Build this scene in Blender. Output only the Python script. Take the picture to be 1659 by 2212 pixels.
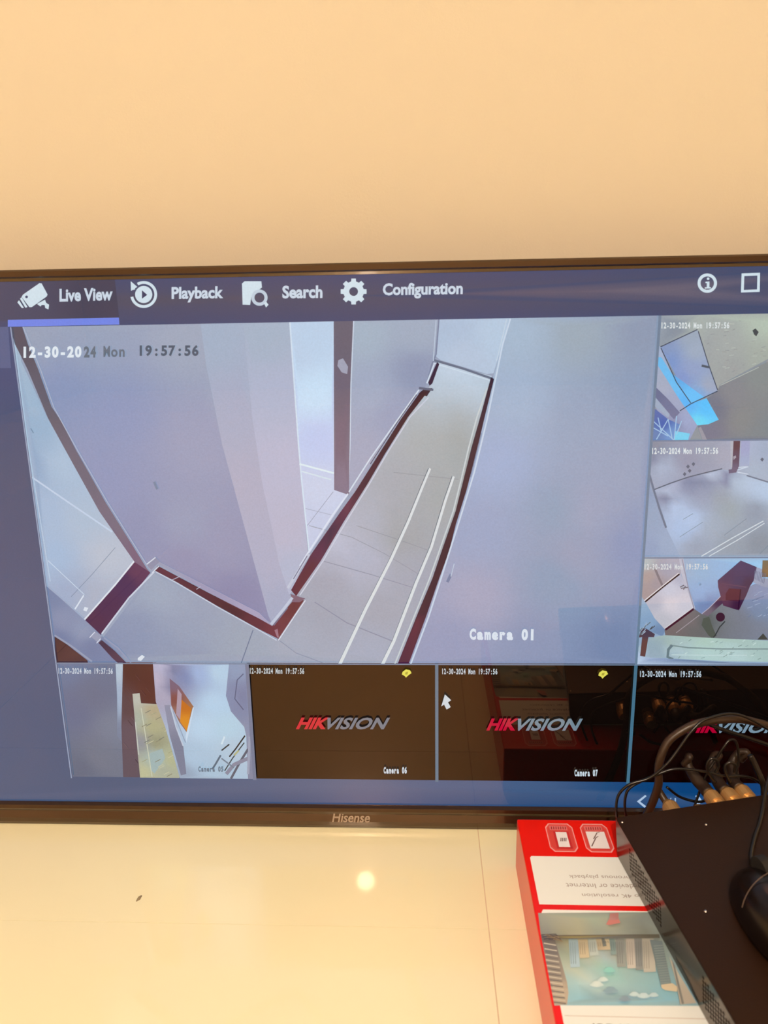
import bpy, bmesh, math, random
from mathutils import Vector, Matrix
from mathutils.geometry import delaunay_2d_cdt
random.seed(5)
for o in list(bpy.data.objects): bpy.data.objects.remove(o)
SC = bpy.context.scene
COL = SC.collection
PI = math.pi

# ------------------------------------------------------------------ camera, world, exposure
F, CX, CY = 1700.0, 829.5, 1106.0                     # focal length in pixels of the 1659 x 2212 frame
PITCH, YAW, ROLL = 0.25652, -0.04905, -0.01886
CAM = Vector((0, -0.67276, 0.49583))
fwd = Vector((math.sin(YAW)*math.cos(PITCH), math.cos(YAW)*math.cos(PITCH), -math.sin(PITCH)))
rgt0 = Vector((math.cos(YAW), -math.sin(YAW), 0)); up0 = rgt0.cross(fwd)
RGT = math.cos(ROLL)*rgt0 + math.sin(ROLL)*up0
UPV = -math.sin(ROLL)*rgt0 + math.cos(ROLL)*up0
cd = bpy.data.cameras.new('camera'); cam = bpy.data.objects.new('camera', cd); COL.objects.link(cam)
m3 = Matrix((RGT, UPV, -fwd)).transposed()
cam.matrix_world = Matrix.Translation(CAM) @ m3.to_4x4()
cd.sensor_fit = 'VERTICAL'; cd.sensor_height = 36; cd.lens = F/2212*36; cd.clip_start = .01
cd.dof.use_dof = True; cd.dof.focus_distance = 0.84; cd.dof.aperture_fstop = cd.lens/1000/0.0029
SC.camera = cam
SC.view_settings.view_transform = 'Standard'; SC.view_settings.look = 'None'
SC.view_settings.gamma = 1; SC.view_settings.use_curve_mapping = False; SC.view_settings.exposure = 0
W = bpy.data.worlds.new('world'); SC.world = W; W.use_nodes = True
W.node_tree.nodes['Background'].inputs[0].default_value = (.9, .6, .35, 1)
W.node_tree.nodes['Background'].inputs[1].default_value = 0.02
BULB_POWER = 5080.0
BULB_COLOUR = (.82, .67, .545)

def ray(px, py): return (RGT*((px-CX)/F) - UPV*((py-CY)/F) + fwd)
def on_y(px, py, y=0.0):                              # the real point on the vertical plane y that a photo pixel shows
    d = ray(px, py); return CAM + d*((y-CAM.y)/d.y)
def on_z(px, py, z=0.0):
    d = ray(px, py); return CAM + d*((z-CAM.z)/d.z)
def lin(c): return tuple((v/255/12.92 if v/255 <= .04045 else ((v/255+.055)/1.055)**2.4) for v in c)

# ------------------------------------------------------------------ materials
def mat(name, col, rough=.5, spec=.5, metal=0, coat=0, noise=None, bump=None, tint=None, ior=1.5, coatr=.05):
    m = bpy.data.materials.new(name); m.use_nodes = True; nt = m.node_tree; b = nt.nodes['Principled BSDF']
    b.inputs['Base Color'].default_value = (*lin(col), 1); b.inputs['Roughness'].default_value = rough
    b.inputs['Specular IOR Level'].default_value = spec; b.inputs['Metallic'].default_value = metal
    b.inputs['Coat Weight'].default_value = coat; b.inputs['Coat Roughness'].default_value = coatr; b.inputs['IOR'].default_value = ior
    if tint: b.inputs['Specular Tint'].default_value = (*tint, 1)
    tc = nt.nodes.new('ShaderNodeTexCoord')
    if noise:
        sc, amt = noise
        n = nt.nodes.new('ShaderNodeTexNoise'); n.inputs['Scale'].default_value = sc; n.inputs['Detail'].default_value = 5
        nt.links.new(tc.outputs['Object'], n.inputs['Vector'])
        mx = nt.nodes.new('ShaderNodeMix'); mx.data_type = 'RGBA'
        a = lin(col); mx.inputs[6].default_value = (*[v*(1-amt) for v in a], 1); mx.inputs[7].default_value = (*[min(1, v*(1+amt)) for v in a], 1)
        nt.links.new(n.outputs['Fac'], mx.inputs[0]); nt.links.new(mx.outputs[2], b.inputs['Base Color'])
    if bump:
        sc, st = bump
        n = nt.nodes.new('ShaderNodeTexNoise'); n.inputs['Scale'].default_value = sc; n.inputs['Detail'].default_value = 3
        nt.links.new(tc.outputs['Object'], n.inputs['Vector'])
        bp = nt.nodes.new('ShaderNodeBump'); bp.inputs['Strength'].default_value = st; bp.inputs['Distance'].default_value = .001
        nt.links.new(n.outputs['Fac'], bp.inputs['Height']); nt.links.new(bp.outputs['Normal'], b.inputs['Normal'])
    return m
M = {}
M['wall'] = mat('cream_wall_paint', (193, 185, 167), .7, .25, noise=(3, .02), bump=(500, .15))
M['room'] = mat('warm_room_paint', (190, 172, 152), .8, .2, noise=(2, .03))
M['floor'] = mat('brown_floor', (120, 85, 60), .5, .4, noise=(6, .1))
M['tile'] = mat('glossy_cream_tile', (246, 244, 208), .22, .5, noise=(4, .012), coat=1.0, coatr=.035)
M['grout'] = mat('grout', (214, 196, 164), .8, .2)
M['bezel'] = mat('glossy_brown_black_plastic', (40, 27, 17), .16, .8, tint=(1, .72, .45), coat=.35, noise=(60, .05))
M['bezel_lip'] = mat('satin_dark_plastic', (62, 42, 26), .35, .5, tint=(1, .75, .5), noise=(60, .05))
M['logo'] = mat('metallic_logo_print', (205, 165, 120), .35, .6, noise=(100, .03))
M['housing'] = mat('matte_black_plastic', (22, 20, 19), .6, .4, noise=(40, .1))
M['dvr'] = mat('black_painted_steel', (33, 18, 9), .42, .3, noise=(25, .12), bump=(900, .08), tint=(1, .7, .45))
M['dvr_side'] = mat('black_painted_steel_side', (36, 26, 19), .2, .9, noise=(25, .1), tint=(1, .68, .42))
M['hole'] = mat('dark_inside', (8, 6, 5), .8, .1, noise=(50, .1))
M['gold'] = mat('brass_connector', (205, 165, 110), .35, .5, .6, noise=(80, .05))
M['boot'] = mat('brown_rubber', (40, 27, 17), .5, .4, noise=(50, .1))
M['cable'] = mat('black_cable_jacket', (14, 11, 9), .3, .5, noise=(60, .1))
M['cable_brown'] = mat('brown_black_cable_jacket', (50, 34, 21), .4, .45, noise=(60, .1))
M['mouse'] = mat('glossy_black_mouse', (14, 10, 9), .26, .45, noise=(40, .1), tint=(1, .75, .55))
M['seam'] = mat('grey_seam', (96, 80, 70), .4, .5, noise=(60, .05))
M['red'] = mat('glossy_red_carton', (224, 24, 14), .28, .4, noise=(12, .02))
M['white'] = mat('cream_white_print', (238, 222, 205), .35, .35, noise=(12, .01))
M['steel'] = mat('bright_steel', (200, 190, 180), .25, .5, 1, noise=(60, .05))
M['crumb'] = mat('grey_grit', (146, 134, 108), .9, .2, noise=(300, .3))
def screen_material():
    m = bpy.data.materials.new('lit_screen'); m.use_nodes = True; nt = m.node_tree; b = nt.nodes['Principled BSDF']
    b.inputs['Base Color'].default_value = (.004, .003, .003, 1); b.inputs['Roughness'].default_value = .02
    b.inputs['IOR'].default_value = 1.58; b.inputs['Specular Tint'].default_value = (1, .60, .37, 1)
    a = nt.nodes.new('ShaderNodeAttribute'); a.attribute_name = 'glow'
    tc = nt.nodes.new('ShaderNodeTexCoord')
    n = nt.nodes.new('ShaderNodeTexNoise'); n.inputs['Scale'].default_value = 700; n.inputs['Detail'].default_value = 1
    nt.links.new(tc.outputs['Object'], n.inputs['Vector'])
    r = nt.nodes.new('ShaderNodeMapRange'); r.inputs['To Min'].default_value = .93; r.inputs['To Max'].default_value = 1.07
    nt.links.new(n.outputs['Fac'], r.inputs['Value'])
    nt.links.new(a.outputs['Color'], b.inputs['Emission Color']); nt.links.new(r.outputs['Result'], b.inputs['Emission Strength'])
    return m
M['screen'] = screen_material()
def print_material():
    m = bpy.data.materials.new('printed_ink'); m.use_nodes = True; nt = m.node_tree; b = nt.nodes['Principled BSDF']
    b.inputs['Roughness'].default_value = .3; b.inputs['Specular IOR Level'].default_value = .4
    a = nt.nodes.new('ShaderNodeAttribute'); a.attribute_name = 'glow'
    nt.links.new(a.outputs['Color'], b.inputs['Base Color']); return m
M['ink'] = print_material()

# ------------------------------------------------------------------ mesh helpers
def link(name, me, m=None, parent=None, smooth=False):
    o = bpy.data.objects.new(name, me); COL.objects.link(o)
    if m: me.materials.append(m)
    if parent: o.parent = parent; o.matrix_parent_inverse = parent.matrix_world.inverted() if False else Matrix()
    if smooth:
        for p in me.polygons: p.use_smooth = True
    return o
def obj(name, bm, m, parent=None, smooth=False):
    me = bpy.data.meshes.new(name); bmesh.ops.recalc_face_normals(bm, faces=bm.faces); bm.to_mesh(me); bm.free()
    return link(name, me, m, parent, smooth)
def tag(o, label=None, cat=None, group=None, kind=None):
    for k, v in (('label', label), ('category', cat), ('group', group), ('kind', kind)):
        if v: o[k] = v
    return o
def empty(name, loc=(0, 0, 0)):
    o = bpy.data.objects.new(name, None); COL.objects.link(o); o.location = loc; o.empty_display_size = .05
    bpy.context.view_layer.update(); return o
def box(bm, x0, x1, y0, y1, z0, z1, bev=0, seg=2, mtx=None):
    r = bmesh.ops.create_cube(bm, size=1); vs = r['verts']
    for v in vs:
        v.co = Vector(((x0+x1)/2+v.co.x*(x1-x0), (y0+y1)/2+v.co.y*(y1-y0), (z0+z1)/2+v.co.z*(z1-z0)))
    if bev:
        es = list({e for v in vs for e in v.link_edges})
        rb = bmesh.ops.bevel(bm, geom=es, offset=bev, segments=seg, affect='EDGES', profile=.5)
        vs = list({v for f in rb['faces'] for v in f.verts} | {v for v in vs if v.is_valid})
    if mtx: bmesh.ops.transform(bm, matrix=mtx, verts=vs)
def boxo(name, x0, x1, y0, y1, z0, z1, m, parent=None, bev=0, mtx=None):
    bm = bmesh.new(); box(bm, x0, x1, y0, y1, z0, z1, bev, mtx=mtx); return obj(name, bm, m, parent)
def catmull(P, n=10):
    P = [Vector(p) for p in P]; out = []
    Q = [2*P[0]-P[1]] + P + [2*P[-1]-P[-2]]
    for i in range(1, len(Q)-2):
        for k in range(n):
            t = k/n; a, b, c, d = Q[i-1], Q[i], Q[i+1], Q[i+2]
            out.append(.5*((2*b)+(c-a)*t+(2*a-5*b+4*c-d)*t*t+(-a+3*b-3*c+d)*t**3))
    out.append(P[-1]); return out
def tube(bm, P, r, seg=10, n=10, closed=False):
    pts = catmull(P, n) if n > 1 else [Vector(p) for p in P]
    rad = r if callable(r) else (lambda t: r)
    T = (pts[1]-pts[0]).normalized(); N = T.orthogonal().normalized(); rings = []
    for i, p in enumerate(pts):
        t2 = (pts[min(i+1, len(pts)-1)]-pts[max(i-1, 0)]).normalized()
        N = (N - t2*N.dot(t2)).normalized(); B = t2.cross(N); R = rad(i/(len(pts)-1))
        rings.append([bm.verts.new(p+(N*math.cos(a)+B*math.sin(a))*R) for a in [2*PI*k/seg for k in range(seg)]])
    for a, b in zip(rings, rings[1:]):
        for k in range(seg): bm.faces.new((a[k], a[(k+1) % seg], b[(k+1) % seg], b[k]))
    bm.faces.new(rings[0][::-1]); bm.faces.new(rings[-1])
def prism_x(bm, prof, x0, x1):                          # a (y, z) profile swept along x
    a = [bm.verts.new((x0, y, z)) for y, z in prof]; b = [bm.verts.new((x1, y, z)) for y, z in prof]; n = len(prof)
    for i in range(n): bm.faces.new((a[i], a[(i+1) % n], b[(i+1) % n], b[i]))
    bm.faces.new(a[::-1]); bm.faces.new(b)

# flat pictures: lists of coloured shapes on a plane, joined into one mesh per picture with a colour attribute
REFL = (.036, .014, .005); ILL = (1.05, .80, .53)
class Flat:
    """shapes given in photo pixels, turned into real points of a plane by conv; each shape lies a hair above the last"""
    def __init__(s, conv, out, step=2e-5, start=0.0, clip=None):
        s.conv, s.out, s.step, s.lev, s.clip = conv, out, step, start, clip
        s.V, s.Fc, s.C = [], [], []
    def to2(s, p): return s.conv(*p)
    def poly(s, pts, col, fine=0, raw=False, T=None):
        """col: (r,g,b) or a list of anchors [(px,py,(r,g,b)),...] blended smoothly"""
        T = T or (lambda a, b: (a, b))
        P = [tuple(p) if raw else s.to2(T(*p)) for p in pts]
        if s.clip: P = clip_rect(P, s.clip)
        if len(P) < 3: return
        s.lev += s.step
        flat = not isinstance(col, list)
        if not flat: anc = [(*s.to2(T(a, b)), c) for a, b, c in col]
        verts = [Vector(p) for p in P]
        if not flat:
            xs = [p[0] for p in P]; ys = [p[1] for p in P]
            st = fine or max(max(xs)-min(xs), max(ys)-min(ys))/22
            x = min(xs)+st/2
            while x < max(xs):
                y = min(ys)+st/2
                while y < max(ys):
                    if inside((x, y), P): verts.append(Vector((x, y)))
                    y += st
                x += st
        n = len(P)
        r = delaunay_2d_cdt(verts, [(i, (i+1) % n) for i in range(n)], [], 1, 1e-7)
        base = len(s.V)
        for v in r[0]:
            s.V.append(s.out(v[0], v[1], s.lev))
            s.C.append(lin(col) if flat else blend(anc, v[0], v[1]))
        for f in r[2]: s.Fc.append([base+i for i in f])
    def line(s, pts, w, col, T=None, w1=None):
        """a band of pixel width w along pts"""
        T = T or (lambda a, b: (a, b))
        P = [Vector(T(*p)) for p in pts]; L, R = [], []
        for i, p in enumerate(P):
            d = (P[min(i+1, len(P)-1)]-P[max(i-1, 0)]).normalized(); nn = Vector((-d.y, d.x))
            ww = w if w1 is None else w+(w1-w)*i/(len(P)-1)
            L.append(tuple(p+nn*ww/2)); R.append(tuple(p-nn*ww/2))
        s.poly(L+R[::-1], col)
    def text(s, string, x0, x1, y0, y1, col, mono=False, bold=0, shear=0, tl=None, rot=False, raw=False):
        """text whose bounding box fills the pixel box x0..x1, y0 (top)..y1 (bottom)"""
        vs, fs = glyphs(string, mono, bold, shear)
        mx0 = min(v[0] for v in vs); mx1 = max(v[0] for v in vs); my0 = min(v[1] for v in vs); my1 = max(v[1] for v in vs)
        if raw: A = (x0, y0); B = (x1, y0); Cc = (x0, y1)
        else: A = s.to2((x0, y0)); B = s.to2((x1, y0 if tl is None else y0+tl)); Cc = s.to2((x0, y1))
        A, B, Cc = Vector(A), Vector(B), Vector(Cc)
        s.lev += s.step; base = len(s.V)
        for v in vs:
            u = (v[0]-mx0)/(mx1-mx0); w = (my1-v[1])/(my1-my0)
            if rot: u, w = 1-u, 1-w
            p = A+(B-A)*u+(Cc-A)*w
            s.V.append(s.out(p.x, p.y, s.lev)); s.C.append(lin(col))
        for f in fs: s.Fc.append([base+i for i in f])
    def build(s, name, parent=None, m=None):
        me = bpy.data.meshes.new(name); me.from_pydata([tuple(v) for v in s.V], [], s.Fc)
        at = me.color_attributes.new('glow', 'FLOAT_COLOR', 'POINT')
        if m is None: cs = [tuple(max(0, v-r*min(1, max(.6, 1-(q[2]-.12)*3))) for v, r in zip(c, REFL)) for c, q in zip(s.C, s.V)]
        else: cs = [tuple(min(.94, v/r) for v, r in zip(c, ILL)) for c in s.C]
        for i, c in enumerate(cs): at.data[i].color = (*c, 1)
        bm = bmesh.new(); bm.from_mesh(me)
        o0 = s.out(0, 0, 1)-s.out(0, 0, 0)
        bm.normal_update()
        fl = [f for f in bm.faces if f.normal.dot(o0) < 0]
        bmesh.ops.reverse_faces(bm, faces=fl); bm.to_mesh(me); bm.free()
        return link(name, me, m or M['screen'], parent)
def inside(p, P):
    c = False; n = len(P)
    for i in range(n):
        a, b = P[i], P[i-1]
        if (a[1] > p[1]) != (b[1] > p[1]) and p[0] < (b[0]-a[0])*(p[1]-a[1])/(b[1]-a[1])+a[0]: c = not c
    return c
def blend(anc, x, y):
    W_ = 0; acc = [0, 0, 0]
    for ax, ay, c in anc:
        w = 1/(((x-ax)**2+(y-ay)**2)+1e-5)**1.5; l = lin(c)
        W_ += w
        for k in range(3): acc[k] += l[k]*w
    return tuple(a/W_ for a in acc)
def clip_rect(P, r):
    x0, x1, y0, y1 = r
    for ax, val, sg in ((0, x0, 1), (0, x1, -1), (1, y0, 1), (1, y1, -1)):
        out = []
        for i in range(len(P)):
            a, b = P[i-1], P[i]; da = (a[ax]-val)*sg; db = (b[ax]-val)*sg
            if (da >= 0) != (db >= 0):
                t = da/(da-db); out.append((a[0]+(b[0]-a[0])*t, a[1]+(b[1]-a[1])*t))
            if db >= 0: out.append(b)
        P = out
        if not P: return []
    o = [P[0]]
    for p in P[1:]:
        if abs(p[0]-o[-1][0])+abs(p[1]-o[-1][1]) > 1e-6: o.append(p)
    if len(o) > 1 and abs(o[0][0]-o[-1][0])+abs(o[0][1]-o[-1][1]) < 1e-6: o.pop()
    return o
_gl = {}
def glyphs(string, mono, bold, shear):
    def one(st):
        k = (st, bold)
        if k not in _gl:
            cu = bpy.data.curves.new('t', 'FONT'); cu.body = st; cu.offset = bold; cu.resolution_u = 3
            o = bpy.data.objects.new('t', cu); COL.objects.link(o)
            dg = bpy.context.evaluated_depsgraph_get(); me = o.evaluated_get(dg).to_mesh()
            _gl[k] = ([tuple(v.co[:2]) for v in me.vertices], [list(p.vertices) for p in me.polygons])
            o.evaluated_get(dg).to_mesh_clear(); bpy.data.objects.remove(o); bpy.data.curves.remove(cu)
        return _gl[k]
    if not mono: vs, fs = one(string); vs = list(vs); fs = [list(f) for f in fs]
    else:
        vs, fs = [], []
        for i, ch in enumerate(string):
            if ch == ' ': continue
            v, f = one(ch); c = (min(a[0] for a in v)+max(a[0] for a in v))/2; wd = max(a[0] for a in v)-min(a[0] for a in v)
            sc = min(1, .52/max(wd, .01)); b = len(vs)
            vs += [((a[0]-c)*sc+i*.6, a[1]) for a in v]; fs += [[b+q for q in g] for g in f]
    return [(x+shear*y, y) for x, y in vs], fs

# ------------------------------------------------------------------ the room
WY = .075                                             # face of the wall behind the television
CEIL = 2.62
RX0, RX1, RY0 = -2.1, 2.3, -4.3
tag(boxo('wall_back', RX0, RX1, WY, WY+.1, 0, CEIL, M['wall']), kind='structure')
tag(boxo('wall_left', RX0-.1, RX0, RY0, WY+.1, 0, CEIL, M['room']), kind='structure')
tag(boxo('wall_right', RX1, RX1+.1, RY0, WY+.1, 0, CEIL, M['room']), kind='structure')
tag(boxo('wall_front', RX0-.1, RX1+.1, RY0-.1, RY0, 0, CEIL, M['room']), kind='structure')
tag(boxo('ceiling', RX0-.1, RX1+.1, RY0-.1, WY+.1, CEIL, CEIL+.1, M['wall']), kind='structure')
# floor of glossy cream tiles, every tile a piece of its own above a grout bed
flo = tag(boxo('floor', RX0-.1, RX1+.1, RY0-.1, WY+.1, -.08, -.0008, M['grout']), kind='structure')
JX = [RX0]+[.0530+.6*k for k in range(-3, 4)]+[RX1]; JY = [WY]+[-.1325-.6*k for k in range(7)]+[RY0]
for i in range(len(JX)-1):
    for j in range(len(JY)-1):
        bm = bmesh.new(); g = .00042
        box(bm, JX[i]+g, JX[i+1]-g, JY[j+1]+.6*g, JY[j]-.6*g, -.009, 0); obj('tile', bm, M['tile'], flo)

# ceiling lamp: its glint reaches the camera off the television glass and then the tile
d = ray(790, 1903); t = (2.25+CAM.z)/(-d.z); v = CAM+d*t; LAMP = Vector((v.x, -v.y, -v.z))
lamp = empty('pendant_lamp', (LAMP.x, LAMP.y, CEIL))
tag(lamp, 'bare warm bulb on a short cord hanging from the ceiling behind the viewer', 'lamp')
def rel(p, q): return Vector(p)-Vector(q)
bm = bmesh.new(); tube(bm, [(0, 0, -.002), (0, 0, -.15), (0, 0, LAMP.z-CEIL+.09)], .003, 8, 2); obj('cord', bm, M['cable'], lamp)
bm = bmesh.new(); bmesh.ops.create_cone(bm, cap_ends=True, segments=24, radius1=.05, radius2=.02, depth=.025, matrix=Matrix.Translation((0, 0, -.0125))); obj('ceiling_rose', bm, M['white'], lamp)
bm = bmesh.new(); bmesh.ops.create_cone(bm, cap_ends=True, segments=20, radius1=.02, radius2=.016, depth=.05, matrix=Matrix.Translation((0, 0, LAMP.z-CEIL+.066))); obj('lamp_holder', bm, M['white'], lamp)
bm = bmesh.new(); bmesh.ops.create_uvsphere(bm, u_segments=24, v_segments=14, radius=.042)
for q in bm.verts:
    if q.co.z > .015: q.co.x *= 1-.6*(q.co.z-.015)/.03; q.co.y *= 1-.6*(q.co.z-.015)/.03
bmesh.ops.translate(bm, vec=(0, 0, LAMP.z-CEIL), verts=bm.verts)
bmat = bpy.data.materials.new('bulb_glow'); bmat.use_nodes = True; b = bmat.node_tree.nodes['Principled BSDF']
b.inputs['Emission Color'].default_value = (*BULB_COLOUR, 1); b.inputs['Emission Strength'].default_value = BULB_POWER
obj('bulb', bm, bmat, lamp, True)

# grit speck on the tile
p = on_z(300, 1941); bm = bmesh.new()
bmesh.ops.create_icosphere(bm, subdivisions=2, radius=.0016)
for q in bm.verts: q.co = Vector((q.co.x*1.0+q.co.y*.35, q.co.y*2.2, max(-.0004, q.co.z*.3)))*(1+random.uniform(-.2, .2))
for q in bm.verts: q.co.z = max(q.co.z, 0)
sp = obj('grit_speck', bm, M['crumb'], smooth=True); sp.location = (p.x, p.y, 0)
tag(sp, 'small grey speck of grit lying on the cream tile left of the lamp glint', 'speck')

# ------------------------------------------------------------------ television
def X_(px, py): return on_y(px, py).x
Z0 = 0.0                                              # bottom of the television
ZS0 = on_y(760, 1738).z; ZS1 = on_y(760, 593).z       # picture area
XS1 = .3865; XS0 = XS1-(ZS1-ZS0)*16/9
ZT = on_y(760, 568).z
tv = empty('television', ((XS0+XS1)/2, .03, 0)); TO = Vector(tv.location)
tag(tv, 'large flat television showing security camera views, standing on cream floor tiles', 'television')
def tvb(name, x0, x1, y0, y1, z0, z1, m, parent=tv, bev=0):
    return boxo(name, x0-TO.x, x1-TO.x, y0-TO.y, y1-TO.y, z0, z1, m, parent, bev)
SB = .0095
tvb('back_housing', XS0-.004, XS1+.004, .0045, .052, .006, ZT-.004, M['housing'], bev=.004)
# top and side bezel: one ring-like frame of three bars with a sloping inner lip
bm = bmesh.new()
def P_(x, y, z): return (x-TO.x, y-TO.y, z)
prof = [(ZT, .012), (ZT, -.0035), (ZT-.0015, -.005), (ZS1+.0035, -.005), (ZS1+.0022, -.0022), (ZS1, -.0012), (ZS1-.001, .004)]
def ringbar(bm):
    # vertices along path left-bottom -> left-top -> right-top -> right-bottom, profile offset outward
    paths = []
    for zc, y in prof:
        off = zc-ZS1
        paths.append([(XS0-off, y, .0235), (XS0-off, y, ZS1+off), (XS1+off, y, ZS1+off), (XS1+off, y, .0235)])
    rows = [[bm.verts.new(P_(*p)) for p in r] for r in paths]
    n = len(rows)
    for i in range(n):
        a, b2 = rows[i], rows[(i+1) % n]
        for k in range(3): bm.faces.new((a[k], a[k+1], b2[k+1], b2[k]))
    bm.faces.new([r[0] for r in rows]); bm.faces.new([r[3] for r in rows][::-1])
ringbar(bm); obj('bezel', bm, M['bezel'], tv)
# bottom bezel: upper groove, ridge and rounded lower face, with the dipped badge in the middle
def yz(px, py): return on_y(px, py).z
zb = [ZS0, yz(560, 1744), yz(560, 1750), yz(560, 1762), 0.0]
bm = bmesh.new()
xl, xr = XS0-SB, XS1+SB
cxb = on_y(760, 1757).x; hw = .052
cols = []
n = 180
def prof_at(x):
    u = max(0, 1-abs(x-cxb)/hw); s = u*u*(3-2*u)      # 0 away from the badge, 1 in its middle
    s = min(1, s*1.6)
    z1 = zb[1]; z2 = zb[2]-.0035*s*0; z3 = zb[3]
    return [(.004, ZS0+.0005), (-.0012, ZS0), (-.0045, ZS0-.0012), (-.0055, z1), (-.0045-.0006*s, z2), (-.0075-.0006*s, z3), (-.0078-.0003*s, .0042), (-.0065, .0008), (-.002, .0), (.004, 0)]
xsl = [xl+(xr-xl)*i/n for i in range(n+1)]
for x in xsl: cols.append([bm.verts.new(P_(x, y, z)) for y, z in prof_at(x)])
k = len(cols[0])
for a, b2 in zip(cols, cols[1:]):
    for i in range(k): bm.faces.new((a[i], a[(i+1) % k], b2[(i+1) % k], b2[i]))
bm.faces.new(cols[0][::-1]); bm.faces.new(cols[-1])
bb = obj('bottom_bezel', bm, M['bezel'], tv, False)
tag(bb, 'ridged bottom bezel carrying the maker name')
# bright edge strip along the lip
# display and everything shown on it
def tvout(x, z, lev): return Vector((x-TO.x, -lev-TO.y, z))
def tvconv(px, py): q = on_y(px, py); return (q.x, q.z)
R_SCREEN = (XS0, XS1, ZS0, ZS1)
def FL(start, clip=R_SCREEN, step=1.6e-5): return Flat(tvconv, tvout, step, start, clip)
BLK = (6, 5, 8)
def rect(x0, x1, z0, z1): return [(x0, z0), (x1, z0), (x1, z1), (x0, z1)]
f = FL(0)
f.poly([(XS0, ZS0), (XS1, ZS0), (XS1, ZS1), (XS0, ZS1)], [(-300, 650, (76, 90, 128)), (10, 760, (70, 82, 120)), (10, 1000, (68, 84, 116)), (60, 1550, (76, 90, 122)), (60, 1710, (80, 92, 122)), (700, 1712, (90, 100, 130)), (1050, 1715, (84, 98, 132)), (1500, 1720, (44, 72, 120)), (1700, 1000, (60, 80, 110))], raw=True)  # bottom bar darker to the right: the carton's reflection painted into its colour
display = f.build('display', tv)
# columns and rows of the view grid
gx = [-.3468, -.1649, .0127, .1945, .3765]; gx = [X_(122, 1415), (X_(534, 1430)+X_(550, 1680))/2, (X_(941.5, 1433)+X_(943, 1688))/2, (X_(1421, 683)+X_(1386, 1204)+X_(1371, 1430)+X_(1359, 1692))/4]; gx.append(gx[3]*2-gx[2])
gz = [yz(760, 693.5), yz(1400, 951.5), yz(1390, 1203), yz(760, 1431.5), yz(760, 1683)]
f = FL(.0001)
zm = gz[0]
f.poly(rect(XS0, XS1, zm, ZS1), [(-300, 640, (70, 78, 112)), (60, 640, (72, 78, 104)), (400, 640, (78, 80, 98)), (620, 640, (76, 80, 100)), (850, 640, (62, 76, 108)), (1150, 630, (88, 88, 108)), (1400, 620, (100, 97, 114)), (1620, 620, (76, 82, 108)), (1750, 620, (50, 72, 110))], raw=True)  # darker middle: a person's reflection on the glass, put into the bar colour
f.poly([(-10, 600), (247, 594), (258, 689), (-2, 694)], [(0, 640, (70, 76, 100)), (250, 640, (66, 68, 88))])
f.poly([(17, 691), (257, 686), (258, 701), (17, 706)], (112, 134, 226))
f.poly([(-300, 712), (18, 706), (24, 795), (-300, 800)], (88, 100, 138))
menu = f.build('menu_bar', display)

ICON = (206, 224, 234)
def icon(fn):
    f = FL(.0005); fn(f); return f.build('icon', display)
def T1(a, b): return (a/2.9625, 540+b/2.9625)
def T2(a, b): return (500+a/2.9625, 540+b/2.9625)
def T3(a, b): return (1059+a/2.765, 540+b/2.765)
def T4(a, b): return (a/2.9625, 900+b/2.9625)
def T5(a, b): return (500+a/2.9625, 900+b/2.9625)
def T6(a, b): return (900+a/2.9625, 900+b/2.9625)
def T7(a, b): return (1359+a/5.53, 930+b/5.53)
def T8(a, b): return (1359+a/5.53, 1190+b/5.53)
def U1(a, b): return (a/2.9625, 1400+b/2.9625)
def U2(a, b): return (500+a/2.9625, 1400+b/2.9625)
def U3(a, b): return (1000+a/2.517, 1400+b/2.517)
def circ(x, y, r, n=28, a0=0, a1=2*PI): return [(x+r*math.cos(a0+(a1-a0)*i/n), y+r*math.sin(a0+(a1-a0)*i/n)) for i in range(n if a1-a0 > 6.28 else n+1)]
def ring(f, x, y, r0, r1, col, a0=0, a1=2*PI, T=None, n=32):
    o = [(x+r1*math.cos(a0+(a1-a0)*i/n), y+r1*math.sin(a0+(a1-a0)*i/n)) for i in range(n+1)]
    q = [(x+r0*math.cos(a0+(a1-a0)*i/n), y+r0*math.sin(a0+(a1-a0)*i/n)) for i in range(n+1)]
    if a1-a0 > 6.28:
        h = n//2; f.poly(o[:h+1]+q[:h+1][::-1], col, T=T); f.lev -= f.step; f.poly(o[h:]+q[h:][::-1], col, T=T)
    else: f.poly(o+q[::-1], col, T=T)
def i_cam(f):
    f.poly([(150, 285), (255, 212), (268, 214), (306, 285), (300, 298), (205, 366), (190, 366), (140, 300)], ICON, T=T1)
    f.poly([(130, 312), (140, 302), (178, 365), (165, 370)], ICON, T=T1)
    f.poly([(113, 335), (124, 322), (155, 370), (142, 372)], ICON, T=T1)
    f.poly([(238, 345), (290, 318), (297, 338), (316, 350), (312, 380), (292, 372), (288, 352), (268, 352), (262, 362)], ICON, T=T1)
    f.poly(circ(172, 300, 9, 12), (70, 80, 110), T=T1)
def i_play(f):
    ring(f, 921, 285, 68, 86, ICON, -2.1, 2.95, T1)
    f.poly([(842, 212), (868, 252), (842, 258)], ICON, T=T1); f.poly([(838, 200), (880, 236), (840, 262)], ICON, T=T1)
    f.poly(circ(921, 285, 55), ICON, T=T1); f.poly([(910, 258), (944, 287), (910, 312)], (60, 66, 96), T=T1)
def i_search(f):
    f.poly([(68, 215), (85, 200), (192, 200), (196, 240), (150, 275), (128, 300), (120, 352), (72, 350)], ICON, T=T2)
    ring(f, 180, 305, 32, 52, (190, 206, 220), T=T2); f.poly([(208, 340), (222, 330), (238, 350), (222, 368)], ICON, T=T2)
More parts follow.
